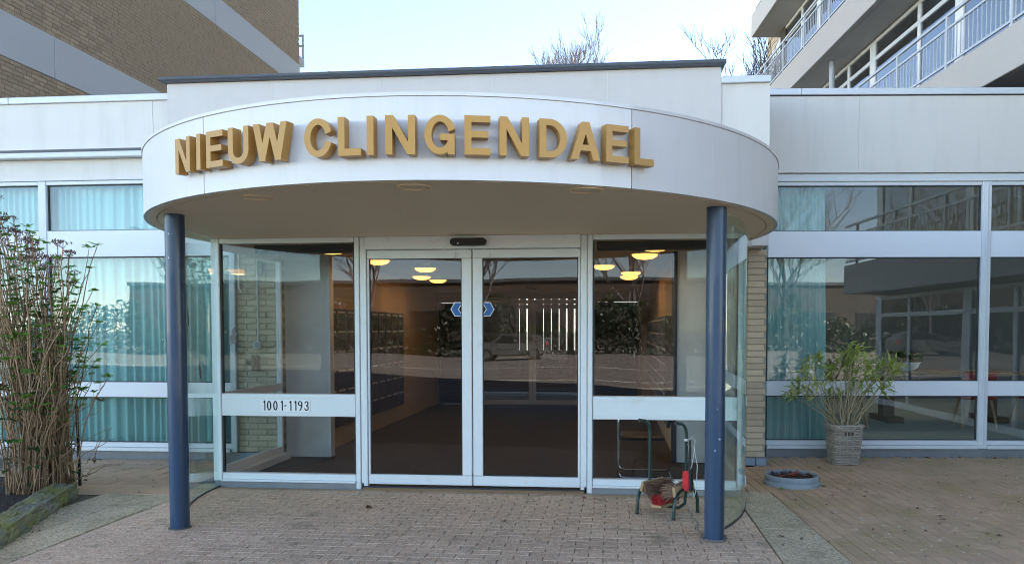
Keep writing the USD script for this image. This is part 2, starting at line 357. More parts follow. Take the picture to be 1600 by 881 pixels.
# entrance paving: courses parallel to the doors
pav = thing("entrance_paving", None, None, (0, -2, 0), kind="structure")
P, K = [], []
y, row = -.165, 0
while y > -4.6:
    x = -2.74 + (row % 2) * -.105
    while x < 2.53:
        a, b = max(x, -2.74), min(x + .202, 2.535)
        if b - a > .03:
            m = paver(a, b, y - .098, y, ch=.0028, jit=.0008)
            if in_view(m): P.append(m); K.append(dist_of(m))
        x += .208
    y -= .104; row += 1
many(pav, "brick", "far_bricks", P, cbrick_m, K)
# a soldier row of kerb bricks in front of the doors
P = [paver(x, x + .345, -.155, -.055, ch=.004) for x in np.arange(-2.6, 2.4, .352)]
for m in P: part(pav, "edging_stone", m, tile_m)

# red brown brick paving before the right wing, in its own direction
rp = thing("side_paving", None, None, (5, 0, 0), kind="structure")
def paver_poly(g, z=0., ch=.003, jit=.0012, h=.02):
    """A paving stone cut to any convex outline (world coordinates)."""
    z += rng.uniform(-jit, jit); g = g.simplify(.003); p = np.array(g.exterior.coords)[:-1]
    if g.exterior.is_ccw is False: p = p[::-1]
    c = p.mean(0); q = c + (p - c) * (1 - ch / np.maximum(np.linalg.norm(p - c, axis=1), .02))[:, None]; n = len(p); t = rng.uniform(-.01, .01) * (p - c)[:, :1] + rng.uniform(-.01, .01) * (p - c)[:, 1:]
    V = np.vstack([np.c_[p, np.full(n, z - h)], np.c_[p, z - ch * .8 + t], np.c_[q, z + t], [[*c, z]]])
    F = [[i, (i + 1) % n, n + (i + 1) % n, n + i] for i in range(n)] + [[n + i, n + (i + 1) % n, 2 * n + (i + 1) % n, 2 * n + i] for i in range(n)]
    m = MB().add(V, F); m.add(V, [[2 * n + i, 2 * n + (i + 1) % n, 3 * n] for i in range(n)]); return m
area = Polygon([(2.612, .185), (2.916, .185), (3.03, -2.2), (3.24, -7), (9, -7), (9, 3.2), (2.612, 3.2)]).difference(sbox(2.90, 1.655, 3.17, 3.2))
P, K = [], []
for i in range(-9, 46):
    x = -.55 + i * .104; t = .02 - (i % 2) * .105 - .0
    while t > -6.5:
        g = Polygon([(RW @ np.array([a, b_, 0, 1]))[:2] for a, b_ in ((x, t - .203), (x + .0972, t - .203), (x + .0972, t), (x, t))]); t -= .210
        if not area.intersects(g): continue
        g = area.intersection(g)
        if g.geom_type != "Polygon" or g.area < .0012: continue
        m = paver_poly(g)
        if in_view(m): P.append(m); K.append(dist_of(m))
many(rp, "brick", "far_bricks", P, rbrick_m, K)
P = [paver(x, x + .16, .03, .125, RW, ch=.003) for x in np.arange(0.02, 4.6, .165)]
for m in P: part(rp, "edging_stone", m, tile_m)

# washed gravel slabs either side of the entrance paving
gs = thing("gravel_slabs", None, None, (0, -1.5, 0), kind="structure")
yy = [.17, -.62, -1.22, -2.05, -2.85, -3.6, -4.4]
for a, b in zip(yy, yy[1:]):
    xe = lambda q: 2.908 + (.185 - q) * .0478; m = paver_poly(Polygon([(2.55, b + .012), (xe(b), b + .012), (xe(a), a), (2.55, a)]), ch=.006, jit=.003); part(gs, "slab", m, slab_m)
for x0, x1, ys in ((-3.13, -2.765, (-.45, -1.06, -1.86, -2.5, -3.3)), (-3.56, -3.142, (-.45, -1.3, -2.1, -2.9)), (-4.1, -3.572, (-1.35, -2.2, -3.1))):
    for a, b in zip(ys, ys[1:]):
        m = paver(x0, x1 - .006, b + .016, a, ch=.007, jit=.004); part(gs, "slab", m, slab_m)
m = paver(-2.83, -2.63, -.44, .22, ch=.004, z=.002); part(gs, "slab", m, slab_m)
# brown tiles before the left wing
lp = thing("left_paving", None, None, (-4, .5, 0), kind="structure")
yy = -.445; row = 0
while yy < 1.4:
    for x in np.arange(-5.6 + (row % 2) * .2, -2.85, .404):
        part(lp, "tile", paver(x, min(x + .398, -2.845) , yy, min(yy + .398, 1.445), ch=.003, jit=.003), tile_m)
    yy += .404; row += 1
# plaza behind the viewpoint (seen in the window glass)
pz = thing("plaza", None, None, (0, -20, 0), kind="structure")
part(pz, "plaza_surface", MB().box(-60, 60, -90, -7.9, -.05, -.012), asph)
for k, (x0, y0, x1, y1, w) in enumerate([(-30, -10.5, 30, -11.5, .25), (-14, -8.2, 12, -17, .25), (-30, -16.5, 30, -16.0, .28), (-30, -24, 30, -23, .3), (-12, -17, 8, -9, .25)]):
    d = np.array([x1 - x0, y1 - y0], float); L = np.linalg.norm(d); d /= L
    part(pz, "pale_band", MB().obox(((x0 + x1) / 2, (y0 + y1) / 2, -.010 + .003 * k), [[d[0], d[1], 0], [-d[1], d[0], 0], [0, 0, 1]], (L / 2, w / 2, .004)), stripe_m)

# ------------------------------------------------------------------ canopy
R = 2.858; ZS, ZT = 2.503, 3.022
cp = thing("round_canopy", "round white entrance canopy with a cream underside, standing on two blue columns", "canopy", (0, 0, ZS))
j1, j2 = math.radians(-90 - 28.3), math.radians(-90 + 31.56)
arcs = [(-math.pi * 1.25, j1), (j1, j2), (j2, math.pi * .25)]
for a0, a1 in arcs:
    g = .0012
    part(cp, "fascia_panel", MB().arc_shell(R - .03, R, a0 + g, a1 - g, ZS + .002, ZT - .012, 72), white, smooth=40)
part(cp, "backing_ring", MB().arc_shell(R - .10, R - .034, -math.pi * 1.25, math.pi * .25, ZS + .02, ZT - .03, 96), frame_dk, smooth=40)
part(cp, "top_trim", MB().arc_shell(R - .06, R + .008, -math.pi * 1.25, math.pi * .25, ZT - .010, ZT + .012, 120), white, smooth=40)
sof = Point(0, 0).buffer(R - .032, quad_segs=48)
holes = [(-1.062, -2.345), (.112, -2.632), (1.198, -2.412)]
cut = sof.difference(unary_union([Point(*h).buffer(.105, quad_segs=12) for h in holes])).difference(Point(0, 0).buffer(2.765, quad_segs=48).difference(Point(0, 0).buffer(2.757, quad_segs=48)))
part(cp, "soffit", MB().poly(cut, .03, (0, 0, ZS), (1, 0, 0), (0, 1, 0), (0, 0, 1)), soffit_m)
part(cp, "deck", MB().lathe([(0, ZS + .031), (R - .035, ZS + .031), (R - .035, ZT - .02), (0, ZT - .02)], n=96), indark)
for hx, hy in holes:
    t = part(cp, "ceiling_light", MB().lathe([(.100, ZS - .006), (.100, ZS + .02), (.112, ZS + .004), (.112, ZS - .006), (.100, ZS - .006)], (hx, hy, 0), 32), soffit_m, smooth=40)
    part(t, "diffuser", MB().lathe([(.001, ZS - .002), (.093, ZS + .004), (.0965, ZS + .018), (.001, ZS + .02)], (hx, hy, 0), 32), soffit_m, smooth=40)

# lettering: each letter stands a little off the fascia
H_, S_ = .232, .042
def ring(w, h, s): 
    o = affinity.scale(Point(0, 0).buffer(1, quad_segs=20), w / 2, h / 2); i = affinity.scale(Point(0, 0).buffer(1, quad_segs=20), w / 2 - s, h / 2 - s * .92)
    return affinity.translate(o.difference(i), w / 2, h / 2)
def stroke(*p, s=S_): return LineString(p).buffer(s / 2, cap_style="flat", join_style="mitre")
def letter(c, w):
    B, h, s = sbox, H_, S_
    if c == "I": return B(0, 0, s, h)
    if c == "L": return unary_union([B(0, 0, s, h), B(0, 0, w, s)])
    if c == "E": return unary_union([B(0, 0, s, h), B(0, 0, w, s * .95), B(0, h - s * .95, w, h), B(0, h * .52 - s * .45, w * .92, h * .52 + s * .45)])
    if c == "N": return unary_union([B(0, 0, s, h), B(w - s, 0, w, h), Polygon([(0, h), (s * 1.12, h), (w, 0), (w - s * 1.12, 0)])])
    if c == "W":
        q = w / 4; e = s * .55
        return unary_union([Polygon([(x0 - e, y0), (x0 + e, y0), (x1 + e, y1), (x1 - e, y1)]) for x0, y0, x1, y1 in ((e, h, q + e * .35, 0), (2 * q, h, q + e * .1, 0), (2 * q, h, 3 * q - e * .1, 0), (w - e, h, 3 * q - e * .35, 0))])
    if c == "A":
        e = s * .56
        return unary_union([Polygon([(0, 0), (2 * e, 0), (w / 2 + e, h), (w / 2 - e, h)]), Polygon([(w - 2 * e, 0), (w, 0), (w / 2 + e, h), (w / 2 - e, h)]), B(w * .2, h * .24, w * .8, h * .24 + s * .85)])
    if c == "U":
        r = ring(w, w, s).intersection(B(0, 0, w, w / 2)); return unary_union([r, B(0, w / 2 - .001, s, h), B(w - s, w / 2 - .001, w, h)])
    if c == "D":
        r = affinity.translate(ring(2 * (w * .62), h, s), w - 2 * (w * .62), 0).intersection(B(w * .38, 0, w, h))
        return unary_union([r, B(0, 0, s, h), B(0, 0, w * .39, s * .92), B(0, h - s * .92, w * .39, h)])
    if c in "CG":
        W = w * 1.04; r = ring(W, h, s)
        r = r.difference(Polygon([(W * .5, h * .5), (W * 1.3, h * .74), (W * 1.3, h * (.27 if c == "C" else .40))]))
        if c == "G": r = unary_union([r.intersection(B(0, 0, w, h)), B(w * .52, h * .36, w, h * .36 + s * .9), B(w - s, 0, w, h * .45)])
        return r.intersection(B(0, 0, w, h))
sg = thing("sign_lettering", "raised gold-brown letters reading NIEUW CLINGENDAEL on the curved white canopy edge", "sign", (0, -R, 2.64))
LET = [("N", -1.655, .178), ("I", -1.405, .042), ("E", -1.30, .158), ("U", -1.092, .173), ("W", -.88, .256), ("C", -.503, .178), ("L", -.278, .146), ("I", -.095, .042), ("N", .02, .180), ("G", .257, .180), ("E", .496, .156),
       ("N", .708, .178), ("D", .953, .172), ("A", 1.152, .197), ("E", 1.39, .158), ("L", 1.594, .147)]
for c, sa, w in LET:
    th = (sa + w / 2) / (R + .10); U = np.array([math.cos(th), math.sin(th), 0]); N = np.array([math.sin(th), -math.cos(th), 0])
    O = N * (R + .020) - U * (w / 2) + np.array([0, 0, 2.640])
    gm = affinity.scale(letter(c, w), 1, 1)
    lt = part(sg, "letter", MB().poly(gm, .070, O, U, (0, 0, 1), N), gold_m, label="letter " + c)
    cx_, cz_ = gm.representative_point().coords[0]
    part(lt, "spacer", MB().tube([O + U * cx_ + np.array([0, 0, cz_]) - N * .022, O + U * cx_ + np.array([0, 0, cz_]) + N * .005], .008, 6), frame_dk)

# columns
for (x, y), lab, rub in (((-2.094, -1.627), "left blue round steel column under the canopy, beside the shrub bed", -1), ((2.147, -1.592), "right blue round steel column under the canopy, with a chain round its foot", 1)):
    c = thing("column", lab, "column", (x, y, 0), group="columns carrying the canopy")
    part(c, "shaft", MB().lathe([(.001, 0), (.0745, 0), (.0745, ZS + .004), (.001, ZS + .004)], (x, y, 0), 40), blue_m, smooth=40)
    part(c, "foot_ring", MB().lathe([(.0746, .0), (.088, .0), (.086, .006), (.0746, .008)], (x, y, 0), 40), sand_m, smooth=40)

# curved glass wind screens from the ends of the entrance front to the columns
RG = 2.60
for sgn, lab in ((-1, "curved clear glass wind screen between the left blue column and the entrance front"), (1, "curved clear glass wind screen between the right blue column and the entrance front")):
    g = thing("glass_screen", lab, "glass screen", (sgn * RG, -.8, 0), group="curved glass screens under the canopy")
    a = sorted([(-.006 if sgn > 0 else math.pi + .006), (math.radians(-35.2) if sgn > 0 else math.pi + math.radians(36.5))])
    part(g, "pane", MB().arc_shell(RG - .005, RG + .005, a[0], a[1], .013, ZS - .004, 40), pane_c, smooth=40)
    part(g, "floor_seal", MB().arc_shell(RG - .009, RG + .009, a[0], a[1], .001, .012, 40), frame_dk, smooth=40)
    for k in ((.25, .60) if sgn < 0 else ()):
        ang = math.pi + [math.radians(17.5), math.radians(9.5)][k > .3]; zz = 1.70 if k < .3 else 1.20
        bx, by = RG * math.cos(ang), RG * math.sin(ang); n = np.array([math.cos(ang), math.sin(ang), 0]); tt = np.array([n[1], -n[0], 0])
        if tt[0] < 0: tt = -tt
        bird = Polygon([(0, 0), (.02, .03), (.05, .02), (.045, .06), (.075, .05), (.06, .10), (.085, .13), (.05, .16), (.055, .20), (.025, .17), (.02, .12), (-.005, .10), (.012, .06)])
        part(g, "bird_sticker", MB().poly(bird, .001, np.array([bx, by, zz - .1]) - n * .0075, tt, (0, 0, 1), -n), bird_m)

# ------------------------------------------------------------------ entrance front
ef = thing("glass_entrance", "pale grey framed glass entrance front with two sliding doors under the canopy", "entrance", (0, 0, 0))
XL, XR = -2.665, 2.60
b = MB()
def fbox(x0, x1, z0, z1, y0=-.035, y1=.045, bev=.006): return MB().box(x0, x1, y0, y1, z0, z1, bev)
part(ef, "threshold_beam", MB().box(XL + .01, -1.10, -.03, .05, -.02, .062), plinth_m)
part(ef, "threshold_beam", MB().box(1.10, XR - .01, -.03, .05, -.02, .062), plinth_m)
part(ef, "door_sill", MB().box(-1.10, 1.10, -.055, .09, -.02, .022), inbrown)
part(ef, "door_track", MB().box(-1.10, 1.10, -.052, .085, .023, .034), frame_dk)
part(ef, "post", fbox(XL, -2.575, .062, ZS), frame_m); part(ef, "post", fbox(2.555, XR, .062, ZS), frame_m)
part(ef, "post", fbox(-1.178, -1.128, .0, ZS), frame_m); part(ef, "post", fbox(-1.124, -1.058, .0, ZS, -.03, .05), frame_m)
part(ef, "post", fbox(1.128, 1.178, .0, ZS), frame_m); part(ef, "post", fbox(1.062, 1.124, .0, ZS, -.03, .05), frame_m)
part(ef, "door_header", MB().box(-1.057, 1.061, -.075, .05, 2.375, ZS, .006), frame_m)
for x0, x1 in ((-2.573, -1.180), (1.180, 2.553)):
    sw = part(ef, "side_light", fbox(x0, x1, 2.452, ZS, -.03), frame_m)
    part(sw, "middle_rail", fbox(x0, x1, .722, .948, -.028), frame_m)
    part(sw, "bottom_rail", fbox(x0, x1, .062, .145, -.03), frame_m)
    part(sw, "drip_edge", MB().box(x0, x1, -.058, -.031, .062, .082), frame_m)
    part(sw, "inner_trim", MB().box(x0, x0 + .014, -.02, .02, .146, .721).box(x1 - .014, x1, -.02, .02, .146, .721).box(x0, x0 + .014, -.02, .02, .949, 2.451).box(x1 - .014, x1, -.02, .02, .949, 2.451), frame_dk)
    part(sw, "trim_strip", MB().box(x0, x1, -.034, -.0285, .905, .915).box(x0, x1, -.034, -.0285, .752, .760), frame_m)
    part(sw, "upper_pane", MB().box(x0 + .014, x1 - .014, -.004, .004, .949, 2.451), pane_d)
    part(sw, "lower_pane", MB().box(x0 + .014, x1 - .014, -.004, .004, .146, .721), pane_d)
    if x0 < 0:
        bird = Polygon([(0, 0), (.02, .03), (.05, .02), (.045, .06), (.075, .05), (.06, .10), (.085, .13), (.05, .16), (.055, .20), (.025, .17), (.02, .12), (-.005, .10), (.012, .06)])
        part(sw, "bird_sticker", MB().poly(bird, .001, (-2.49, -.0055, 1.42), (1, 0, 0), (0, 0, 1), (0, -1, 0)), bird_m)
for x0, x1, s in ((-1.055, -.006, 1), (.004, 1.059, -1)):
    d = part(ef, "sliding_door", MB().box(x0, x1, -.018, .022, 2.288, 2.372, .005), frame_m)
    wo, wi = (.022, .098) if s > 0 else (.098, .022)
    part(d, "stile", MB().box(x0, x0 + wo, -.018, .022, .152, 2.287, .005), frame_m); part(d, "stile", MB().box(x1 - wi, x1, -.018, .022, .152, 2.287, .005), frame_m)
    part(d, "bottom_rail", MB().box(x0, x1, -.018, .022, .052, .151, .005), frame_m)
    part(d, "gasket", MB().box(x0 + wo, x0 + wo + .008, -.01, .012, .152, 2.287).box(x1 - wi - .008, x1 - wi, -.01, .012, .152, 2.287).box(x0 + wo + .008, x1 - wi - .008, -.01, .012, .152, .160).box(x0 + wo + .008, x1 - wi - .008, -.01, .012, 2.279, 2.287), frame_dk)
    part(d, "pane", MB().box(x0 + wo + .008, x1 - wi - .008, -.002, .004, .160, 2.279), pane_d)
    ax, sx = (-.205 + .10, -1) if s > 0 else (.205 - .10, 1)
    arrow = Polygon([(0, 0), (.068, 0), (.105, .062), (.068, .124), (0, .124), (.038, .062)])
    if sx < 0: arrow = affinity.scale(arrow, -1, 1, origin=(0, 0))
    o = (ax + (0 if s > 0 else -.0), -.0062, 1.728)
    st = part(d, "arrow_sticker", MB().poly(arrow.buffer(.007, join_style="mitre"), .001, (o[0], -.0035, o[2]), (1, 0, 0), (0, 0, 1), (0, -1, 0)), white_st)
    part(st, "arrow_face", MB().poly(arrow, .001, (o[0], -.0052, o[2]), (1, 0, 0), (0, 0, 1), (0, -1, 0)), sticker_m)
    part(d, "lock", MB().box((x1 - .17) if s > 0 else (x0 + .16), (x1 - .155) if s > 0 else (x0 + .175), -.03, -.019, 2.292, 2.345), zinc_m)
part(ef, "door_sensor", MB().poly(sbox(-.16, 2.435 - .0, .12, 2.437).buffer(.036, quad_segs=10), .05, (0, -.0755, 0), (1, 0, 0), (0, 0, 1), (0, -1, 0)), black_m, smooth=40)
part(ef, "sensor_eye", MB().box(-.125, -.112, -.1285, -.126, 2.415, 2.428), white_st)
# glazed returns from the ends of the front back to the building
for sgn in (-1, 1):
    x = sgn * 2.63; X2 = sgn * 2.655
    q = MB().box(min(x, X2), max(x, X2) , .047, 1.46, .722, .90); rt = part(ef, "side_return", MB().box(x - .025, x + .025, .047, 1.46, 2.40, ZS), frame_m)
    part(rt, "middle_rail", MB().box(x - .022, x + .022, .047, 1.46, .86, .948), frame_m)
    part(rt, "bottom_rail", MB().box(x - .025, x + .025, .047, 1.46, .08, .185), frame_m)
    part(rt, "sill_board", MB().box(x - sgn * .026, x - sgn * .13, .047, 1.46, .04, .115), frame_m)
    part(rt, "upper_pane", MB().box(x - .004, x + .004, .047, 1.46, .949, 2.399), pane_c); part(rt, "lower_pane", MB().box(x - .004, x + .004, .047, 1.46, .186, .859), pane_c)
    part(rt, "end_post", MB().box(x - .03, x + .03, 1.461, 1.50, .08, ZS), frame_m)
for x0, x1 in ((-2.28, -1.20), (1.21, 2.34)):
    part(ef, "air_curtain", MB().box(x0, x1, .12, .24, 2.37, 2.452, .01), indark)
    part(ef, "grille", MB().box(x0 + .04, x1 - .04, .112, .119, 2.385, 2.43), black_m)

# number plate on the left middle rail
npl = thing("number_plate", "small white house number plate reading 1001-1193 on the left entrance rail", "number plate", (-1.905, -.03, .83))
part(npl, "plate", MB().box(-2.165, -1.645, -.0335, -.0285, .765, .893, .002), white_st)
def digit(c, h=.098, s=.0115):
    w = .046
    if c == "1": return unary_union([stroke((.018, h * .80), (.030, h), s=s), sbox(.030 - s / 2, 0, .030 + s / 2, h)]), .044
    if c == "0": return affinity.scale(ring(1, 2, .28).buffer(0), w, h / 2, origin=(0, 0)), w + .012
    if c == "-": return sbox(0, h * .44, .020, h * .44 + s), .030
    if c == "9":
        o = affinity.translate(ring(w, w * 1.12, s), 0, h - w * 1.12); return unary_union([o, stroke((w - s / 2, h - w * .56), (w - s / 2, h * .5), (w * .62, h * .12), (w * .36, 0), s=s)]), w + .012
    if c == "3":
        r1 = affinity.translate(ring(w, h * .54, s), 0, 0); r2 = affinity.translate(ring(w * .9, h * .52, s), w * .05, h * .48)
        return unary_union([r1, r2]).difference(Polygon([(-.01, h * .25), (w * .42, h * .27), (w * .42, h * .74), (-.01, h * .80)])), w + .01
x = -2.145
for c in "1001-1193":
    g, adv = digit(c)
    part(npl, "hyphen" if c == "-" else "digit", MB().poly(g, .002, (x, -.0336, .780), (1, 0, 0), (0, 0, 1), (0, -1, 0)), black_m, label=None if c == "-" else "digit " + c)
    x += adv + .0075

# ------------------------------------------------------------------ entrance block behind the canopy
eb = thing("entrance_block", "tall white rendered roof block with a dark roof edge rising behind the canopy", "building", (0, 2.5, 0))
part(eb, "wall", MB().box(-3.885, 2.555, 1.30, 9.5, 2.86, 4.485), white_wall_dirty)
part(eb, "wall", MB().box(2.557, 3.085, 1.312, 6, 2.52, 4.30), white_wall)
part(eb, "roof_edge", MB().box(-3.935, 2.59, 1.24, 9.6, 4.487, 4.525, .008), lead_m)
part(eb, "roof_edge", MB().tube([(-3.945, 1.245, 4.525), (2.60, 1.245, 4.525)], .026, 12), lead_m, smooth=40)
for x in (-1.9, .15, 1.9): part(eb, "joint_clip", MB().tube([(x, 1.245, 4.525), (x + .03, 1.245, 4.525)], .029, 12), lead_m, smooth=40)
part(eb, "coping", MB().box(2.556, 3.09, 1.27, 6, 4.301, 4.375, .006), zinc_m)
for x in (-2.6, -1.3, 0., 1.3): part(eb, "panel_joint", MB().box(x, x + .006, 1.2975, 1.301, 3.0, 4.48), white_wall)

# entrance hall (inside)
hl = thing("entrance_hall", "dim entrance hall seen through the doors, with beige walls and grey carpet", "hall", (0, 4, 0))
part(hl, "carpet", MB().box(-2.9, 2.62, .09, 8.6, -.02, .006), carpet)
part(hl, "ceiling", MB().box(-2.9, 2.62, .06, 1.30, 2.535, 2.60).box(-3.1, 2.9, 1.30, 8.75, 2.505, 2.60), inceil)
part(hl, "white_partition", MB().box(-2.66, -2.10, 1.72, 1.80, .02, 2.504), inwhite); part(hl, "white_partition", MB().box(2.10, 2.66, 1.72, 1.80, .02, 2.504), inwhite)
part(hl, "partition_edge", MB().box(-2.12, -2.085, 1.70, 1.83, .02, 2.503), frame_m); part(hl, "partition_edge", MB().box(2.065, 2.12, 1.70, 1.83, .02, 2.503), indark)
part(hl, "skirting", MB().box(-2.66, -2.125, 1.705, 1.718, .02, .12), inwhite); part(hl, "skirting", MB().box(2.125, 2.66, 1.705, 1.718, .02, .12), inwhite)
part(hl, "side_wall", MB().box(-2.42, -2.35, 1.81, 8.6, 0, 2.504), inwarm); part(hl, "side_wall", MB().box(2.12, 2.20, 1.84, 8.6, 0, 2.504), inwarm)
part(hl, "back_wall", MB().box(-2.42, -2.28, 8.6, 8.72, 0, 2.5).box(-1.68, -1.45, 8.6, 8.72, 0, 2.5).box(.80, .93, 8.6, 8.72, 0, 2.5).box(1.86, 2.2, 8.6, 8.72, 0, 2.5).box(-2.28, 1.86, 8.6, 8.72, 2.30, 2.5), inwarm)
part(hl, "brown_beam", MB().box(-2.35, 2.12, 8.50, 8.598, 2.22, 2.36), inbrown)
for x0, x1 in ((-2.28, -1.68), (.93, 1.86)):
    dr = part(hl, "brown_door_frame", MB().box(x0 - .07, x0, 8.48, 8.6, 0, 2.22).box(x1, x1 + .07, 8.48, 8.6, 0, 2.22).box(x0 - .07, x1 + .07, 8.48, 8.499, 2.14, 2.22), inbrown)
    part(dr, "dark_leaf", MB().box(x0, x1, 8.61, 8.66, .02, 2.14), indark); part(dr, "handle", MB().box(x1 - .08, x1 - .05, 8.57, 8.6, 1.0, 1.14), steel_m)
for x0, x1 in ((-1.45, -.33), (-.32, .80)):
    dr = part(hl, "inner_sliding_door", MB().box(x0, x1, 8.61, 8.65, 2.12, 2.20), frame_m)
    part(dr, "stile", MB().box(x0, x0 + .07, 8.61, 8.65, .1, 2.119), frame_m); part(dr, "stile", MB().box(x1 - .07, x1, 8.61, 8.65, .1, 2.119), frame_m); part(dr, "bottom_rail", MB().box(x0, x1, 8.61, 8.65, .01, .099), frame_m)
    part(dr, "pane", MB().box(x0 + .07, x1 - .07, 8.627, 8.633, .1, 2.119), pane_d)
part(hl, "inner_sensor", MB().box(-.46, -.18, 8.44, 8.499, 2.40, 2.46, .02), black_m)
# mailboxes
for lab, x0, x1, ya, yb, n, z0, z1, fx in (("bank of dark metal mailboxes on the right wall of the hall", 2.03, 2.119, 2.3, 7.9, 15, .62, 1.76, -1), ("bank of dark metal mailboxes on the left wall of the hall", -2.349, -2.25, 2.0, 5.6, 10, .30, 1.86, 1)):
    mbx = thing("mailbox_bank", lab, "mailboxes", ((x0 + x1) / 2, (ya + yb) / 2, z0))
    part(mbx, "case", MB().box(x0, x1, ya, yb, z0, z1), mailm)
    w = (yb - ya) / n; h = (z1 - z0) / 6; xx = x0 if fx < 0 else x1
    for i in range(n):
        for k in range(6):
            y0, zz = ya + i * w, z0 + k * h
            p_ = part(mbx, "mailbox_door", MB().box(min(xx, xx + fx * .012), max(xx, xx + fx * .012), y0 + .012, y0 + w - .012, zz + .012, zz + h - .012), mailm)
            if k % 1 == 0: part(p_, "name_slot", MB().box(min(xx + fx * .012, xx + fx * .015), max(xx + fx * .012, xx + fx * .015), y0 + .05, y0 + w - .05, zz + h - .055, zz + h - .03), stripm)
# ceiling lamps
LAMP = .075
first = None
for k, (x, y, where) in enumerate([(1.80, .55, "right hall lamp nearest the entrance front"), (1.73, 1.45, "large hall lamp over the right side light, second from the front"), (1.24, 3.0, "right hall lamp standing apart near the door frame"), (1.63, 4.3, "right hall lamp, upper of the far pair"), (1.62, 5.2, "right hall lamp, lower of the far pair"),
                           (-1.60, .5, "left hall lamp nearest the entrance front, partly behind the frame"), (-1.54, 1.9, "left hall lamp cut by the left door edge"), (-1.26, 3.2, "left hall lamp, highest of three behind the left door"), (-1.74, 4.9, "left hall lamp, left one of the group of three"), (-1.68, 5.8, "left hall lamp, lowest of the group of three")]):
    l = thing("ceiling_lamp", "glowing round " + where, "lamp", (x, y, 2.50), group="glowing ceiling lamps in the entrance hall")
    part(l, "rim", MB().lathe([(.06, 2.504), (.06, 2.47), (.165, 2.455), (.165, 2.447), (.15, 2.444)], (x, y, 0), 28), inwhite, smooth=40)
    bulb = UsdLux.DiskLight.Define(stage, l + "/bulb"); bulb.CreateRadiusAttr(.10); bulb.CreateIntensityAttr(LAMP); bulb.CreateNormalizeAttr(True); bulb.CreateColorAttr(Gf.Vec3f(1., .60, .26)); bulb.AddTranslateOp().Set(Gf.Vec3d(0, 0, -.118))
    part(l, "glowing_shade", MB().lathe([(.15, 2.446), (.135, 2.42), (.10, 2.40), (.05, 2.39), (.001, 2.388)], (x, y, 0), 28), lamp_m, smooth=True)
# yard and slatted fence behind the hall
sf = thing("slat_fence", "dark slatted fence with bright gaps seen through the far hall doors", "fence", (0, 12, 0))
for i in range(18):
    x = -2.2 + i * .2; part(sf, "slat", MB().box(x, x + (.185 if i % 5 not in (1, 2) or i < 6 else .165) + (.02 if i < 5 else 0), 12, 12.03, .0, 2.45), darkwood)
part(sf, "rail", MB().box(-2.3, 1.5, 12.031, 12.07, .5, .6).box(-2.3, 1.5, 12.031, 12.07, 2.1, 2.2).box(-2.3, 1.5, 12.031, 12.07, 0, .49).box(-2.3, 1.5, 12.031, 12.07, .601, 1.05), darkwood)

# chrome chair inside the right side light
ch = thing("cantilever_chair", "chrome cantilever chair with a black seat behind the right side light", "chair", (1.75, .85, 0))
for dy in (-.25, .25):
    y = .88 + dy
    part(ch, "tube_frame", MB().tube([(1.98, .88, .03), (1.98, y * .9 + .088, .03), (1.96, y, .03), (1.50, y, .03), (1.45, y, .05), (1.43, y, .10), (1.43, y, .62), (1.45, y, .66), (1.49, y, .675), (1.86, y, .665)], .0125, 8), steel_m, smooth=40)
part(ch, "seat", MB().box(1.45, 1.92, .67, 1.09, .42, .47, .02), black_m)
part(ch, "backrest", MB().obox((1.99, .88, .72), [[math.cos(.25), 0, -math.sin(.25)], [0, 1, 0], [math.sin(.25), 0, math.cos(.25)]], (.02, .22, .17), .015), black_m)
part(ch, "armrest", MB().box(1.55, 1.90, .61, .65, .672, .70, .01), black_m); part(ch, "armrest", MB().box(1.55, 1.90, 1.11, 1.15, .672, .70, .01), black_m)

# ------------------------------------------------------------------ low wings
def window_bay(th, X, x0, x1, label_kind, glassm, zs=((.205, .763), (.946, 2.48), (2.80, 3.36)), y=.05, post=True):
    """Three panes between white bands, in the wing's own frame X (x along, y inwards)."""
    z = [zz for p in zs for zz in p]
    w = part(th, "window", MB(X).box(x0, x1, -.004, .07, z[-1], z[-1] + .045, .004), frame_m)
    part(w, "bottom_rail", MB(X).box(x0, x1, -.006, .07, .150, z[0], .004), frame_m)
    part(w, "sill", MB(X).box(x0, x1, -.045, .07, .104, .148, .004), frame_m)
    part(w, "middle_band", MB(X).box(x0, x1, -.004, .07, z[1], z[2], .004), panel_m)
    part(w, "transom_panel", MB(X).box(x0, x1, -.006, .07, z[3], z[4], .004), panel_m)
    for k, (a, b) in enumerate(zs):
        part(w, "gasket", MB(X).box(x0, x1, .022, .045, a, a + .010).box(x0, x1, .022, .045, b - .012, b).box(x0, x0 + .012, .022, .045, a, b).box(x1 - .016, x1, .022, .045, a, b), frame_dk)
        part(w, "pane", MB(X).box(x0 + .012, x1 - .016, .032, .040, a + .010, b - .012), glassm)
    return w
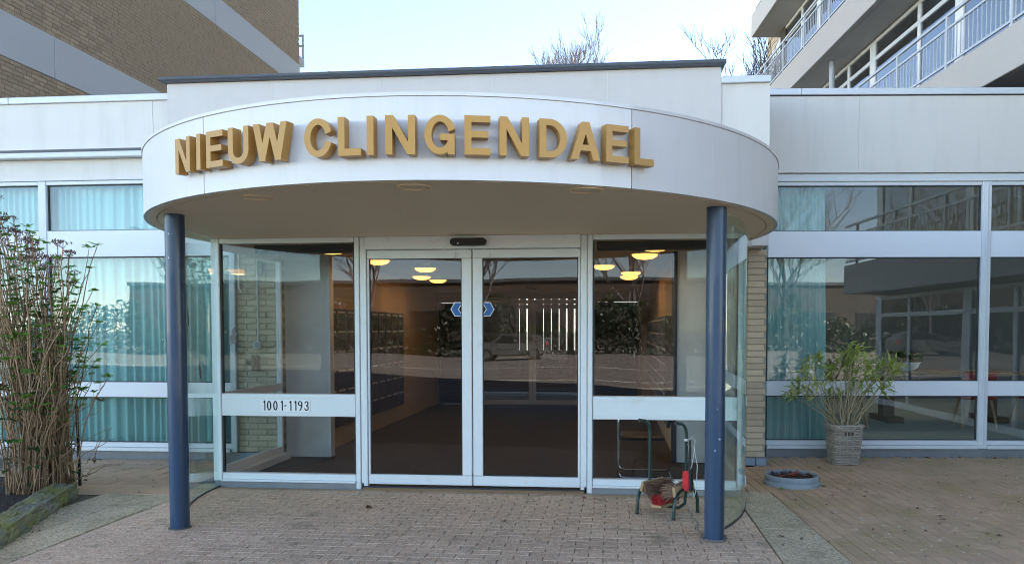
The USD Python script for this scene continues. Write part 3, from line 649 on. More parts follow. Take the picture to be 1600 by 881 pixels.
def curtain(name, label, X, x0, x1, z0, z1, y, mat, per, amp, group=None, taper=0.):
    n = int((x1 - x0) / per * 14); s = np.linspace(x0, x1, n); V = []; F = []
    ph = np.cumsum(np.full(n, 2 * np.pi / 14) * (1 + .35 * np.sin(np.arange(n) * .037 + x0) + .2 * np.sin(np.arange(n) * .113)))
    am = amp * (1 + .35 * np.sin(np.arange(n) * .051 + 2 * x0))
    zz = np.linspace(z0, z1, 7)
    for i, z in enumerate(zz):
        k = 1 - .45 * (z - z0) / (z1 - z0); wob = .006 * np.sin(s * 9 + z * 2)
        off = taper * (z - z0) / (z1 - z0) * (s - x0) / (x1 - x0)
        V.append(np.stack([s - off, y + am * k * np.sign(np.sin(ph)) * np.abs(np.sin(ph)) ** .7 + wob, np.full(n, z)], -1))
    V = np.vstack(V); m = len(zz)
    for i in range(m - 1):
        for j in range(n - 1): F.append([i * n + j, i * n + j + 1, (i + 1) * n + j + 1, (i + 1) * n + j])
    b = MB(X).add(V, F); b2 = V + np.array([0, .006, 0]); b.add(b2, np.array(F)[:, ::-1])
    single(name, b, mat, label, "curtain", group, smooth=True)

LW = frame((0, 1.47, 0), 0)
lw = thing("low_wing", "low white wing left of the entrance with tall teal curtained windows", "building", (-6, 1.5, 0))
part(lw, "parapet_wall", MB(LW).box(-12, -4.163, -.02, .3, 3.762, 4.34), white_wall); part(lw, "parapet_wall", MB(LW).box(-4.158, -3.0, -.02, .3, 3.762, 4.34), white_wall)
for x in (-12, -9.0, -6.0): part(lw, "coping", MB(LW).box(x, min(x + 2.996, -3.4), -.05, .34, 4.342, 4.42, .006), zinc_m)
part(lw, "gutter_ledge", MB(LW).box(-12, -3.0, -.10, .2, 3.672, 3.758, .008), frame_m)
part(lw, "gutter_lip", MB(LW).box(-12, -3.0, -.108, -.101, 3.735, 3.766), lead_m)
part(lw, "fascia_board", MB(LW).box(-12, -3.0, .02, .2, 3.425, 3.67), white_wall)
part(lw, "window_head", MB(LW).box(-12, -3.165, -.02, .08, 3.408, 3.423, .003), frame_m)
part(lw, "plinth", MB(LW).box(-12, -3.165, .015, .3, -.02, .102), plinth_m)
for x0, x1 in ((-10.5, -8.08), (-8.0, -5.675), (-5.57, -3.245)): window_bay(lw, LW, x0, x1, "", pane_l)
for x0, x1 in ((-8.079, -8.001), (-5.674, -5.571), (-3.244, -3.172)): part(lw, "post", MB(LW).box(x0, x1, -.012, .08, .104, 3.407, .006), frame_m)
curtain("curtain", "teal pleated curtain in the left window bay beside the left blue column", LW, -5.56, -3.25, .16, 3.40, .17, curt_l, .105, .030, "pleated curtains in the left wing")
curtain("curtain", "teal pleated curtain in the window bay behind the shrub at the left picture edge", LW, -8.0, -5.68, .16, 3.40, .17, curt_l, .105, .030, "pleated curtains in the left wing")
part(lw, "roof", MB(LW).box(-12, -2.45, .31, 8, 3.95, 4.1), indark); part(lw, "room_floor", MB(LW).box(-12, -3.18, .08, 4, 0, .10), roomfl); part(lw, "room_wall", MB(LW).box(-12, -3.18, .6, .7, .11, 3.94), inwhite)

rw = thing("low_wing", "low white wing right of the entrance with dark windows onto a dining room", "building", (5.5, 2.5, 0), 4.5)
part(rw, "parapet_wall", MB(RW).box(-.12, 1.05, -.07, .3, 3.505, 4.44), white_wall); part(rw, "parapet_wall", MB(RW).box(1.0525, 8, -.07, .3, 3.505, 4.44), white_wall)
for x0, x1 in ((-.12, .34), (.343, 3.3), (3.303, 8)): part(rw, "coping", MB(RW).box(x0, x1, -.095, .34, 4.442, 4.52, .006), zinc_m)
part(rw, "coping_shadow_gap", MB(RW).box(-.12, 8, -.076, -.0702, 4.428, 4.4415), frame_dk)
part(rw, "window_head", MB(RW).box(-.05, 8, -.03, .08, 3.407, 3.500, .006), frame_m)
part(rw, "plinth", MB(RW).box(-.02, 8, .0, .3, -.02, .102), plinth_m)
for x0, x1 in ((-.02, 2.60), (2.712, 5.35)): window_bay(rw, RW, x0, x1, "", pane_r)
part(rw, "post", MB(RW).box(2.601, 2.711, -.02, .08, .104, 3.406, .006), frame_m); part(rw, "post_rib", MB(RW).box(2.645, 2.665, -.034, -.021, .15, 3.40, .004), frame_m)
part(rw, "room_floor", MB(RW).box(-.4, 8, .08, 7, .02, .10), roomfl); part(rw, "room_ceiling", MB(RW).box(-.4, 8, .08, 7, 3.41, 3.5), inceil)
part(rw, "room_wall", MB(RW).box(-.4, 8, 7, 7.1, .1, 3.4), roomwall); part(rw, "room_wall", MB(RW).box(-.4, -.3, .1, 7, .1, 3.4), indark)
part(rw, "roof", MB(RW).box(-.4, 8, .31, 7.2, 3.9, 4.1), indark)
curtain("curtain", "sea-green curtain drawn to the left side of the dining room window", RW, .0, .80, .13, 3.38, .22, curt_r, .13, .035, taper=.06)
# the wing's narrow flank window beside the entrance screen
FL = frame((2.95, 5.2, 0), math.radians(-90))
sd_ = thing("flank_window", "tall narrow flank window of the right wing behind the right glass screen", "window", (2.95, 3.5, 0))
window_bay(sd_, FL, .0, 3.28, "", pane_l)
part(sd_, "plinth", MB(FL).box(0, 3.28, .0, .1, -.02, .102), plinth_m)
part(sd_, "head", MB(FL).box(0, 3.28, -.01, .1, 3.407, 3.6), frame_m)
part(sd_, "end_wall", MB().box(2.2, 2.95, 5.21, 5.3, 0, 2.5), inwhite)
curtain("curtain", "teal curtain behind the narrow flank window, seen through the right glass screen", FL, .05, 3.25, .13, 3.38, .16, curt_l, .11, .03)
# brick pillars
def brick_pillar(label, x0, x1, y, y1, z0, z1, mat, lens, nrow, base=None, rough=.006):
    p = thing("brick_pillar", label, "pillar", ((x0 + x1) / 2, y, 0))
    part(p, "mortar", MB().box(x0 + .008, x1 - .008, y + .012, y1, z0, z1), mortar_m)
    h = (z1 - z0) / nrow
    for k in range(nrow):
        x = x0 - (lens / 2 if k % 2 else 0)
        while x < x1 - .02:
            a, b = max(x, x0), min(x + lens, x1); x += lens
            if b - a < .03: continue
            d = rng.uniform(-.004, .004)
            part(p, "brick", MB().box(a + .004, b - .004, y + d, y1 - .004, z0 + k * h + .0045, z0 + (k + 1) * h - .0045, .006), mat)
    if base: part(p, "stone_base", MB().box(x0 - .008, (x0 + x1) / 2 - .003, y - .012, y1, .0, z0 - .004, .006), base); part(p, "stone_base", MB().box((x0 + x1) / 2 + .003, x1 + .012, y - .012, y1, .0, z0 - .004, .006), base)
brick_pillar("narrow buff brick pillar on a blue stone base between the right glass screen and the right wing", 2.922, 3.146, 1.68, 1.90, .095, 2.515, brickr, .40, 33, slate_m)
brick_pillar("yellow brick pillar with conduit and black bracket behind the left side light", -3.168, -2.668, 1.50, 1.75, .10, 2.515, brickp, .245, 34, slate_m)
part("/World/brick_pillar_001", "conduit", MB().tube([(-2.90, 1.488, 2.44), (-2.90, 1.488, 1.45)], .011, 8), cord_m, smooth=40)
part("/World/brick_pillar_001", "conduit", MB().tube([(-3.13, 1.488, 2.5), (-3.13, 1.488, 2.08), (-3.10, 1.488, 2.05)], .014, 8), cord_m, smooth=40)
bx = part("/World/brick_pillar_001", "junction_box", MB().box(-2.945, -2.855, 1.44, 1.495, 1.36, 1.45, .008), cord_m); part(bx, "cover", MB().box(-2.93, -2.87, 1.432, 1.4395, 1.375, 1.435, .003), ringm)
part("/World/brick_pillar_001", "bracket", MB().box(-2.97, -2.88, 1.43, 1.495, 1.10, 1.28, .012).box(-3.03, -2.965, 1.45, 1.49, 1.16, 1.22, .01).box(-2.95, -2.90, 1.41, 1.43, 1.14, 1.25, .01), black_m)
part("/World/brick_pillar_001", "camera_box", MB().box(-2.86, -2.78, 1.38, 1.49, 2.24, 2.40, .012), black_m)

# ------------------------------------------------------------------ brown brick tower on the left
tw = thing("brick_tower", "tall brown brick tower with pale concrete floor bands behind the left wing", "building", (-8, 3.5, 0))
YE = 15.15
part(tw, "wall", MB().box(-24, -8.012, 2.2, YE - .012, 0, 26), towermortar)
bands = [(5.79, 6.49), (8.74, 9.44), (11.69, 12.39), (14.6, 15.3)]
for z0, z1 in bands:
    for y0, y1 in ((2.2, 4.86), (4.87, 10.2), (10.21, YE)):
        part(tw, "concrete_band", MB().box(-24, -7.985, y0, y1, z0, z1, .01), conc_m)
P, K = [], []
ch_ = .0715
for z0, z1 in ((3.6, 5.79), (6.49, 8.74), (9.44, 11.69)):
    n = int(round((z1 - z0) / ch_)); h = (z1 - z0) / n
    for k in range(n):
        y = 2.6 - rng.random() * .2
        while y < YE:
            L = rng.choice([.215, .215, .215, .105]); a, b = y, min(y + L, YE); y += L + .010
            if b - a < .03: continue
            d = -8.0 + rng.uniform(-.003, .003); q0, q1 = z0 + k * h + .005, z0 + (k + 1) * h - .005
            V = [(-8.014, a, q0), (-8.014, b, q0), (-8.014, b, q1), (-8.014, a, q1), (d, a, q0), (d, b, q0), (d, b, q1), (d, a, q1)]
            m = MB().add(V, [[4, 5, 6, 7], [0, 1, 5, 4], [3, 7, 6, 2], [0, 4, 7, 3], [1, 2, 6, 5]])
            c = np.array([d, (a + b) / 2, q0]); p = project(c)[0]
            if -40 < p[0] < 500 and -30 < p[1] < 175: P.append(m); K.append(float(np.linalg.norm(c - CAM)))
many(tw, "brick", "far_bricks", P, towerb, K)
for z in (10.35, 7.6):
    bl = part(tw, "rear_balcony", MB().box(-11, -8.0, YE + .002, YE + .38, z - .85, z - .62), conc_m)
    part(bl, "rail", MB().box(-11, -8.0, YE + .34, YE + .38, z + .06, z + .12).box(-8.05, -8.0, YE + .33, YE + .375, z - .619, z + .059).box(-11, -8.0, YE + .34, YE + .375, z - .25, z - .19), rail_m)

# ------------------------------------------------------------------ balcony tower on the right
TX = frame((CAM[0] + 6.1 * math.cos(RWANG), CAM[1] + 6.1 * math.sin(RWANG), 0), RWANG)   # x away from the courtyard, y into the picture
tb = TX @ np.array([0, 15, 0, 1])
rt = thing("balcony_tower", "pale apartment tower with railed balconies and large windows rising behind the right wing", "building", tb[:3], 4.5)
T0, T1, TW = 3.0, 24.0, 9.3                     # front end, far end, where the low wing begins
WX = .78
floors = [(2.3, 2.9), (5.03, 5.64), (7.78, 8.44), (10.56, 11.22), (13.3, 13.95), (16.05, 16.7), (18.8, 19.45), (21.55, 22.2), (24.3, 24.95)]
part(rt, "core", MB(TX).box(WX + .35, 12, T0, TW, 0, 28).box(WX + .35, 12, TW, T1 - .3, 4.2, 28), indark)
for k, (z0, z1) in enumerate(floors):
    e = TW if k == 0 else T1 + (.4 if k > 2 else 0)
    part(rt, "balcony_slab", MB(TX).box(0, .12, T0, e, z0, z1, .01), balc_m); part(rt, "balcony_floor", MB(TX).box(.121, 12, T0, e - .01, z0 + .002, z0 + .2), balc_m)
ZF = [0.] + [f[0] + .2 for f in floors]; ZC = [f[0] for f in floors] + [28.]; ZT_ = [0.] + [f[1] for f in floors]
for k in range(len(ZF)):
    zf, z1 = ZF[k], ZC[k]; e = TW if k < 2 else T1 - .56
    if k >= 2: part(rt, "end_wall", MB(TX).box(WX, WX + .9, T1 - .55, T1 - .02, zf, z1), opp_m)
    part(rt, "back_wall", MB(TX).box(WX + .30, WX + .34, T0, e, zf, z1), indark)
    if k <= 4:
        t, kk = e, 0; seq = [1.55, 1.45, 2.05, 1.45, 2.05]; stop = T0 + .6 if k < 3 else 5.
        while t > stop:
            w = seq[kk % 5]; a, b = t - w, t; pw = .26 if kk % 2 else .10
            fr = part(rt, "window", MB(TX).box(WX, WX + .06, a, a + pw, zf, z1 - .02).box(WX, WX + .06, a + pw, b, z1 - .09, z1 - .02).box(WX, WX + .06, a + pw, b, zf, zf + .12).box(WX + .002, WX + .058, a + pw, b, z1 - .46, z1 - .38), winfr_m)
            part(fr, "upper_pane", MB(TX).box(WX + .026, WX + .034, a + pw, b, z1 - .379, z1 - .091), pane_t); part(fr, "lower_pane", MB(TX).box(WX + .026, WX + .034, a + pw, b, zf + .121, z1 - .461), pane_t)
            part(fr, "blind", MB(TX).box(WX + .12, WX + .13, a + pw, b, zf + .1, z1 - .1), inwhite if k >= 2 and kk in (2, 5, 7) else indark)
            t -= w; kk += 1
    if k == 2:
        part(rt, "down_pipe", MB(TX).tube([(.35, 18.3, zf), (.35, 18.3, z1)], .06, 10), rail_m, smooth=40)
    if 1 <= k <= 4:
        zt = ZT_[k]; e = TW if k == 1 else T1
        rl = part(rt, "railing", MB(TX).box(.03, .075, T0, e, zt + .80, zt + .85, .008), rail_m)
        part(rl, "top_rail", MB(TX).box(.03, .06, T0, e, zt + .60, zt + .635), rail_m); part(rl, "bottom_rail", MB(TX).box(.03, .06, T0, e, zt + .06, zt + .095), rail_m)
        for q in np.arange(T0 + .6, e, 1.75): part(rl, "rail_post", MB(TX).box(.025, .07, q, q + .05, zt, zt + .798), rail_m)
        if k < 4:
            for q in np.arange(T0 + .1 if k == 1 else 5., e - .03, .118): part(rl, "baluster", MB(TX).box(.038, .052, q, q + .014, zt + .096, zt + .599), rail_m)
part(rt, "roof", MB(TX).box(0, 12, T0, T1 + .4, 28, 28.4), lead_m)

ot = thing("apartment_block", "tall plain apartment block standing behind the balcony tower", "building", (15, 24, 0))
part(ot, "wall", MB().box(9.2, 24, 16.9, 34, 0, 31), towerb)
for z in np.arange(5.8, 30, 2.95): part(ot, "concrete_band", MB().box(9.18, 24.02, 16.88, 34.02, z, z + .7), conc_m)

# ------------------------------------------------------------------ dining room furniture (behind the right windows)
def rwp(x, y, z): return (RW @ np.array([x, y, z, 1]))[:3]
tbl = thing("dining_table", "long dark dining table on thick wooden legs inside the right window", "table", rwp(3.2, 3.0, .1), 4.5)
part(tbl, "tabletop", MB(RW).box(1.6, 4.8, 2.55, 3.45, .86, .91, .008), tablewood)
for x in (2.75, 4.4):
    part(tbl, "leg", MB(RW).box(x - .09, x + .09, 2.9, 3.1, .19, .859), darkwood); part(tbl, "foot", MB(RW).box(x - .12, x + .12, 2.62, 3.38, .10, .19), darkwood)
bw = thing("plant_bowl", "white bowl of green plants standing on the dining table", "bowl", rwp(3.0, 2.95, .911), 4.5)
c0 = rwp(3.0, 2.95, 0)
part(bw, "bowl", MB().lathe([(.001, .912), (.12, .912), (.21, .97), (.25, 1.06), (.24, 1.06), (.20, .98), (.001, .93)], c0, 28), inwhite, smooth=40)
b = MB()
for i in range(150):
    a, r_ = rng.uniform(0, 6.28), rng.uniform(0, .27) ; p = c0 + np.array([r_ * math.cos(a), r_ * math.sin(a), 1.05 + rng.uniform(0, .17)]); d = nrg.normal(size=3) * .035; e = nrg.normal(size=3) * .035
    b.add([p - d, p + e, p + d, p - e], [[0, 1, 2, 3]])
part(bw, "foliage", b, leaf_d)
cu = thing("coffee_cup", "white cup on the dining table near the window end", "cup", rwp(1.75, 2.75, .911), 4.5)
c0 = rwp(1.75, 2.75, 0); part(cu, "cup", MB().lathe([(.001, .925), (.03, .925), (.045, .99), (.041, .99), (.028, .93)], c0, 18), inwhite, smooth=40); part(cu, "saucer", MB().lathe([(.001, .913), (.075, .922), (.074, .926), (.001, .918)], c0, 18), inwhite, smooth=40)
single("papers", MB(RW).box(1.9, 2.5, 2.6, 2.8, .9115, .919), inwhite, "white papers lying on the dining table beside the cup", "papers")
for k, (x, y, rot, red, lab) in enumerate([(1.75, 2.15, .3, 0, "wooden legged chair nearest the curtain at the dining table"), (3.75, 2.2, -.2, 1, "red seated chair in front of the dining table, before the window post"), (4.75, 2.35, .1, 1, "red seated chair at the far right window of the dining room"), (2.4, 3.9, 3.0, 0, "dark chair behind the dining table, left of the plant bowl")]):
    C = RW @ frame((x, y, .1), rot); o = C[:3, 3]
    t = thing("dining_chair", lab, "chair", o, 4.5 + math.degrees(rot), group="chairs at the dining table")
    part(t, "seat", MB(C).box(-.23, .23, -.22, .22, .43, .50, .02), redseat if red else darkwood)
    part(t, "backrest", MB(C).box(-.22, .22, -.25, -.20, .58, .88, .02) if not red else MB(C).box(-.24, .24, -.27, -.21, .50, .86, .025), redseat if red else darkwood)
    for sx in (-1, 1):
        for sy in (-1, 1): part(t, "leg", MB(C).tube([(sx * .17, sy * .16, .43), (sx * .24, sy * .23, 0)], [.022, .013], 8), legwood, smooth=40)
        part(t, "back_post", MB(C).tube([(sx * .19, -.2, .44), (sx * .2, -.235, .64)], .013, 6), legwood, smooth=40)
for k, (px, py) in enumerate(((1352, 441), (1408, 433), (1498, 423), (1572, 412))):
    d = ray(px, py); p = CAM + d * ((3.40 - CAM[2]) / d[2])
    q = RWI @ np.append(p, 1)
    x_, y_ = (1.35, 1.95, 2.65, 3.3)[k], 3.6 if k < 3 else 3.2
    p = rwp(x_ + .9, 5.2, 3.40)
    single("ceiling_spot", MB().lathe([(.001, 3.39), (.055, 3.39), (.06, 3.405), (.001, 3.405)], (p[0], p[1], 0), 18), spot_m, ("small glowing ceiling spot in the dining room, " + ("first from the curtain", "second from the curtain", "third from the curtain", "right of the window post")[k]), "spotlight", "ceiling spots in the dining room")
    dl = UsdLux.DiskLight.Define(stage, "/World/ceiling_spot" + ("_%03d" % k if k else "") + "/bulb"); dl.CreateRadiusAttr(.05); dl.CreateIntensityAttr(.12); dl.CreateNormalizeAttr(True); dl.CreateColorAttr(Gf.Vec3f(1., .72, .45)); dl.AddTranslateOp().Set(Gf.Vec3d(p[0], p[1], 3.385))

# ------------------------------------------------------------------ planting bed and hydrangea shrub
single("planting_bed", MB().poly(Polygon([(-3.34, -2.7), (-3.78, -.70), (-4.35, -.1), (-9, .35), (-9, -4.5), (-3.0, -4.5)]), .10, (0, 0, -.04), (1, 0, 0), (0, 1, 0), (0, 0, 1)), soil, kind="structure")
kb = thing("stone_kerb", "low mossy stone kerb along the planting bed at the left picture edge", "kerb", (-3.5, -1.5, 0))
def rough_stone(c, ax, h, amp, seed, sub=5):
    m = trimesh.creation.box(extents=2 * np.asarray(h)); 
    for _ in range(sub): m = m.subdivide()
    import meshkit
    v = np.array(m.vertices); n = meshkit.fbm(v * 7 + seed * 7.3, 4, seed) - .5; n2 = meshkit.fbm(v * 24 + seed * 3.1, 3, seed + 5) - .5
    rr = v / np.maximum(np.linalg.norm(v, axis=1, keepdims=True), 1e-6)
    v = v + np.stack([n2 * amp * .5, (n * 2.4 + n2 * 1.8) * amp, (n2 * 1.6 + n * 1.3) * amp], -1) * np.array([1, 1, 1.])
    return MB().add(np.asarray(c) + v @ np.asarray(ax, float), m.faces)
k0, k1 = np.array([-2.83, -2.95]), np.array([-3.72, -.62])
d = (k1 - k0) / np.linalg.norm(k1 - k0); nn = np.array([d[1], -d[0]]); L = np.linalg.norm(k1 - k0)
for i in range(3):
    a, b_ = L * i / 3, L * (i + 1) / 3; c = k0 + d * (a + b_) / 2 - nn * .11
    part(kb, "kerb_stone", rough_stone((c[0], c[1], .055), [[d[0], d[1], 0], [nn[0], nn[1], 0], [0, 0, 1]], ((b_ - a) / 2 - .006, .11, .075), .045, i + 3), mossstone, smooth=35)
single("stake", MB().tube([(-4.05, -.12, -.02), (-4.07, -.12, .82)], .016, 8), black_m, "thin black stake standing at the right edge of the hydrangea shrub", "stake", smooth=40)

def leaf(p, d, nrm, L, W, droop=.25, fold=.25):
    """A pointed leaf with a folded midrib, eight triangles."""
    d = d / np.linalg.norm(d); s = np.cross(d, nrm); s /= max(np.linalg.norm(s), 1e-6); u = np.cross(s, d)
    mid = [p + d * L * t - u * droop * L * t * t for t in (0, .35, .7, 1.)]; w = [.0, W, W * .72, 0.]
    V = [mid[0], mid[1], mid[1] + s * w[1] + u * fold * w[1], mid[1] - s * w[1] + u * fold * w[1], mid[2], mid[2] + s * w[2] + u * fold * w[2], mid[2] - s * w[2] + u * fold * w[2], mid[3]]
    return V, [[0, 1, 2], [0, 3, 1], [1, 4, 5], [1, 5, 2], [1, 3, 6], [1, 6, 4], [4, 7, 5], [4, 6, 7]]
def rand_dir(up_=.4):
    a = rng.uniform(0, 2 * math.pi); z = rng.uniform(-.3, 1.) * up_ + .1; return np.array([math.cos(a), math.sin(a), z])
def cluster(p, n, L, W, up_=.6, droop=.3):
    b = MB()
    for i in range(n):
        a = 2 * math.pi * i / n + rng.uniform(-.3, .3); dd = np.array([math.cos(a), math.sin(a), rng.uniform(.1, 1.0) * up_])
        b.add(*leaf(p + dd * .006, dd, np.array([0, 0, 1.]) + .2 * nrg.normal(size=3), L * rng.uniform(.6, 1.15), W * rng.uniform(.7, 1.1), droop))
    return b
def curve(p0, p1, p2, n=9):
    t = np.linspace(0, 1, n)[:, None]; c = (1 - t) ** 2 * p0 + 2 * t * (1 - t) * p1 + t ** 2 * p2
    wob = nrg.normal(size=(n, 3)) * .008; wob[0] = 0; return c + wob
hy = thing("hydrangea_shrub", "large bare-stemmed hydrangea shrub with dried flower heads and fresh leaf buds left of the entrance", "shrub", (-4.1, -.6, .06))
tips = []
def stem(p0, tip, r0, bend=.5, kind="stem", twigs=4):
    """A cane that rises, kinks and leans out, with side twigs that end in buds."""
    L_ = np.linalg.norm(tip - p0); mid = p0 + (tip - p0) * .45; mid[2] = p0[2] + (tip[2] - p0[2]) * (.42 + .25 * bend); mid[:2] -= (tip[:2] - p0[:2]) * .30 * bend
    c = curve(p0, mid, tip, 11); k_ = nrg.normal(size=(11, 3)) * np.array([1, 1, .4]); k_ = np.cumsum(k_, axis=0) * .011 * L_ ** .5; k_ -= np.linspace(0, 1, 11)[:, None] * k_[-1]; c = c + k_
    s = part(hy, kind, MB().tube(c, np.linspace(r0, r0 * .5, len(c)), 5), stem_m, smooth=True)
    for _ in range(twigs):
        i = rng.randint(3, 9); o_ = rng.uniform(.12, .38) * (1 if i < 8 else .6); a = rng.gauss(.1, 1.5)
        q = c[i] + np.array([math.cos(a) * o_ * .55, math.sin(a) * o_ * .55, o_ * rng.uniform(.35, 1.0)]); m_ = (c[i] + q) / 2 + np.array([math.cos(a) * .07, math.sin(a) * .05, -.05])
        part(s, "twig", MB().tube(curve(c[i], m_, q, 6), np.linspace(r0 * .55, r0 * .28, 6), 4), stem_m, smooth=True)
        tips.append((q, "twig"))
def root():
    return np.array([rng.uniform(-4.30, -3.90), rng.uniform(-.85, -.25), .05])
def env(px):
    return np.interp(px, [-80, 0, 40, 75, 100, 125, 150], [295, 315, 352, 372, 372, 395, 470])
def aim(px, py, y, spread):
    tp = on_y(px, py, y); r = root(); r[0] = np.clip(-4.1 + (tp[0] + 4.05) * spread + rng.uniform(-.12, .12), -4.5, -3.86); return r, tp
for i in range(92):
    px = rng.uniform(-60, 118); py = env(px) + rng.expovariate(1 / 60.)
    r, tp = aim(px, py, rng.uniform(-1.1, .2), .12); stem(r, tp, rng.uniform(.0055, .010), rng.uniform(.2, .9), twigs=4); tips.append((tp, "top" if py < env(px) + 70 else "mid"))
for px, py in ((138, 388), (152, 384), (146, 455), (152, 478), (118, 440), (155, 505), (130, 560), (142, 585), (108, 520), (168, 590), (95, 560), (120, 500), (128, 610), (150, 565), (135, 530), (112, 585), (100, 470), (125, 540), (140, 420), (115, 480), (160, 540), (105, 420)):
    r, tp = aim(px, py, rng.uniform(-.7, -.1), .22); stem(r, tp, rng.uniform(.005, .008), rng.uniform(.5, 1.2), twigs=2); tips.append((tp, "fresh"))
for i in range(85):             # the dense lower thicket, leaning every way
    px = rng.uniform(-60, 125); r, tp = aim(px, rng.uniform(450, 660), rng.uniform(-1.1, .1), .1); stem(r, tp, rng.uniform(.004, .009), rng.uniform(.2, 1.3), twigs=2)
nfl = 0
for p, k in tips:
    if k == "top" and rng.random() < .7:
        b = MB(); W = rng.uniform(.045, .085)
        for j in range(rng.randint(26, 44)):
            a, r_ = rng.uniform(0, 6.28), W * math.sqrt(rng.random()); q = p + np.array([r_ * math.cos(a), r_ * math.sin(a), .03 + .02 * math.cos(r_ / W * 1.5) + rng.uniform(-.012, .012)])
            if j % 3 == 0: b.tube([p - np.array([0, 0, .02]), q], .0012, 3, False)
            s_ = rng.uniform(.005, .0095); b.add(q + s_ * np.array([[1, 0, 0], [-1, 0, 0], [0, 1, 0], [0, -1, 0], [0, 0, 1], [0, 0, -1]]), [[0, 2, 4], [2, 1, 4], [1, 3, 4], [3, 0, 4], [2, 0, 5], [1, 2, 5], [3, 1, 5], [0, 3, 5]])
        part(hy, "flower_head", b, flower_m)
    elif k == "fresh" or rng.random() < (.85 if p[2] > .9 else .5):
        big = k == "fresh"; part(hy, "leaf_cluster", cluster(p, rng.randint(5, 8), rng.uniform(.055, .09) if big else rng.uniform(.045, .08), rng.uniform(.020, .030) if big else .020, .9, .2), leaf_g if big or rng.random() < .6 else leaf_d if rng.random() < .5 else leaf_r)
for px, py, y in ((15, 690, -1.3), (30, 640, -1.2), (45, 580, -1.1), (18, 560, -1.2), (52, 700, -.9), (10, 655, -1.25)):
    p = on_y(px, py, y); part(hy, "leaf_cluster", cluster(p, 8, .10, .03, .5, .4), leaf_g if py < 600 else leaf_d)
for i in range(46):             # low leaves and crossing dead twigs at the foot
    p = np.array([rng.uniform(-4.45, -3.72), rng.uniform(-1.1, -.2), rng.uniform(.08, .6)])
    if rng.random() < .55: part(hy, "leaf_cluster", cluster(p, rng.randint(5, 8), rng.uniform(.05, .09), .022, .6, .5), leaf_d if rng.random() < .6 else leaf_r)
    a, L_ = rng.uniform(0, 6.28), rng.uniform(.25, .6); q = p + np.array([math.cos(a) * L_, math.sin(a) * L_ * .6, rng.uniform(-.02, .3)])
    part(hy, "dead_twig", MB().tube(curve(p, (p + q) / 2 + np.array([0, 0, .08]), q, 6), np.linspace(.005, .002, 6), 4), stem_m, smooth=True)
b = MB()
for i in range(420):
    x_, y_ = rng.uniform(-4.9, -3.3), rng.uniform(-2.4, .1)
    if x_ < -3.42 - (y_ + 2.4) * .22: b.add(*leaf(np.array([x_, y_, .065 + rng.uniform(0, .03)]), rand_dir(.3), np.array([0, 0, 1.]) + .4 * nrg.normal(size=3), rng.uniform(.02, .06), rng.uniform(.008, .018), .3))
single("leaf_litter", b, leafbrown, "dead leaves lying on the soil of the planting bed", "leaf litter", kind="stuff")
# evergreen sprig at the kerb
for k in range(9):
    p = on_y(92 + rng.uniform(-8, 8), 700 + rng.uniform(-6, 10), -.35); a = rng.uniform(-.9, 1.2)
    V, F = leaf(p, np.array([math.cos(a), math.sin(a) * .6 - .2, rng.uniform(-.35, .35)]), np.array([0, -.3, 1.]), rng.uniform(.12, .18), .024, .35); part(hy, "leaf", MB().add(V, F), leaf_d)
part(hy, "leaf_cluster", cluster(on_y(70, 715, -.55), 9, .09, .028, .7, .3), leaf_g)

# ------------------------------------------------------------------ oleander in a wicker basket
BC = np.array([4.10, 1.93, 0.])
bk = thing("wicker_basket", "square grey wicker basket holding the oleander before the dining room window", "basket", BC, 4.5)
BX = frame(BC, RWANG)
def rsq(h, t):
    """Rounded square outline."""
    a = np.asarray(t); c, s = np.cos(a), np.sin(a); r = h / (np.abs(c) ** 5 + np.abs(s) ** 5) ** .2; return r * c, r * s
NR, HB = 23, .455
def half(z): return .142 + .036 * z / HB
t = np.linspace(0, 2 * np.pi, 97)
v, f = [], []
core = MB(BX)
for k, (z, h) in enumerate(((.012, half(0) - .014), (HB - .05, half(HB) - .016))):
    x_, y_ = rsq(h, t[:-1]); v.append(np.stack([x_, y_, np.full(96, z)], -1))
n = 96; core.add(np.vstack(v), [[i, (i + 1) % n, n + (i + 1) % n, n + i] for i in range(n)]); part(bk, "lining", core, wick_d)
for k in range(NR):
    z = .014 + k * (HB - .03) / (NR - 1); ph = (k % 2) * math.pi
    h = half(z) + .0075 * np.sin(t * 14 + ph); x_, y_ = rsq(h, t); pts = np.stack([x_, y_, z + .003 * np.sin(t * 3 + k)], -1)
    if k in (18, 19):
        sel = (t > math.radians(-90 + 360 + 17)) | (t < math.radians(270 - 17)); i0 = int(np.argmax(t > math.radians(287))); pts = np.vstack([pts[i0:-1], pts[:int(np.argmax(t > math.radians(253)))]])
    part(bk, "woven_strand", MB(BX).tube(pts, .0092, 6), wick_m, smooth=True)
for i in range(28):
    a = 2 * np.pi * (i + .5) / 28; p = [np.array([*(np.array(rsq(half(z) - .002, a))), z]) for z in (.0, HB)]; part(bk, "upright", MB(BX).tube(p, .007, 5), wick_m, smooth=True)
for k in range(3):
    x_, y_ = rsq(half(HB) + .006 * math.sin(k * 2.1) + .008 * np.sin(t * 20 + k * 2.1), t); part(bk, "rim", MB(BX).tube(np.stack([x_, y_, HB + .006 + .009 * np.cos(t * 20 + k * 2.1)], -1), .0105, 6), wick_m, smooth=True)
x_, y_ = rsq(half(HB) - .02, t[:-1]); part(bk, "potting_soil", MB(BX).add(np.vstack([np.stack([x_, y_, np.full(96, HB - .07)], -1), [[0, 0, HB - .06]]]), [[i, (i + 1) % 96, 96] for i in range(96)]), soil)
ol = thing("oleander", "light green oleander with bare forked stems growing in the wicker basket", "plant", BC + np.array([0, 0, HB - .07]))
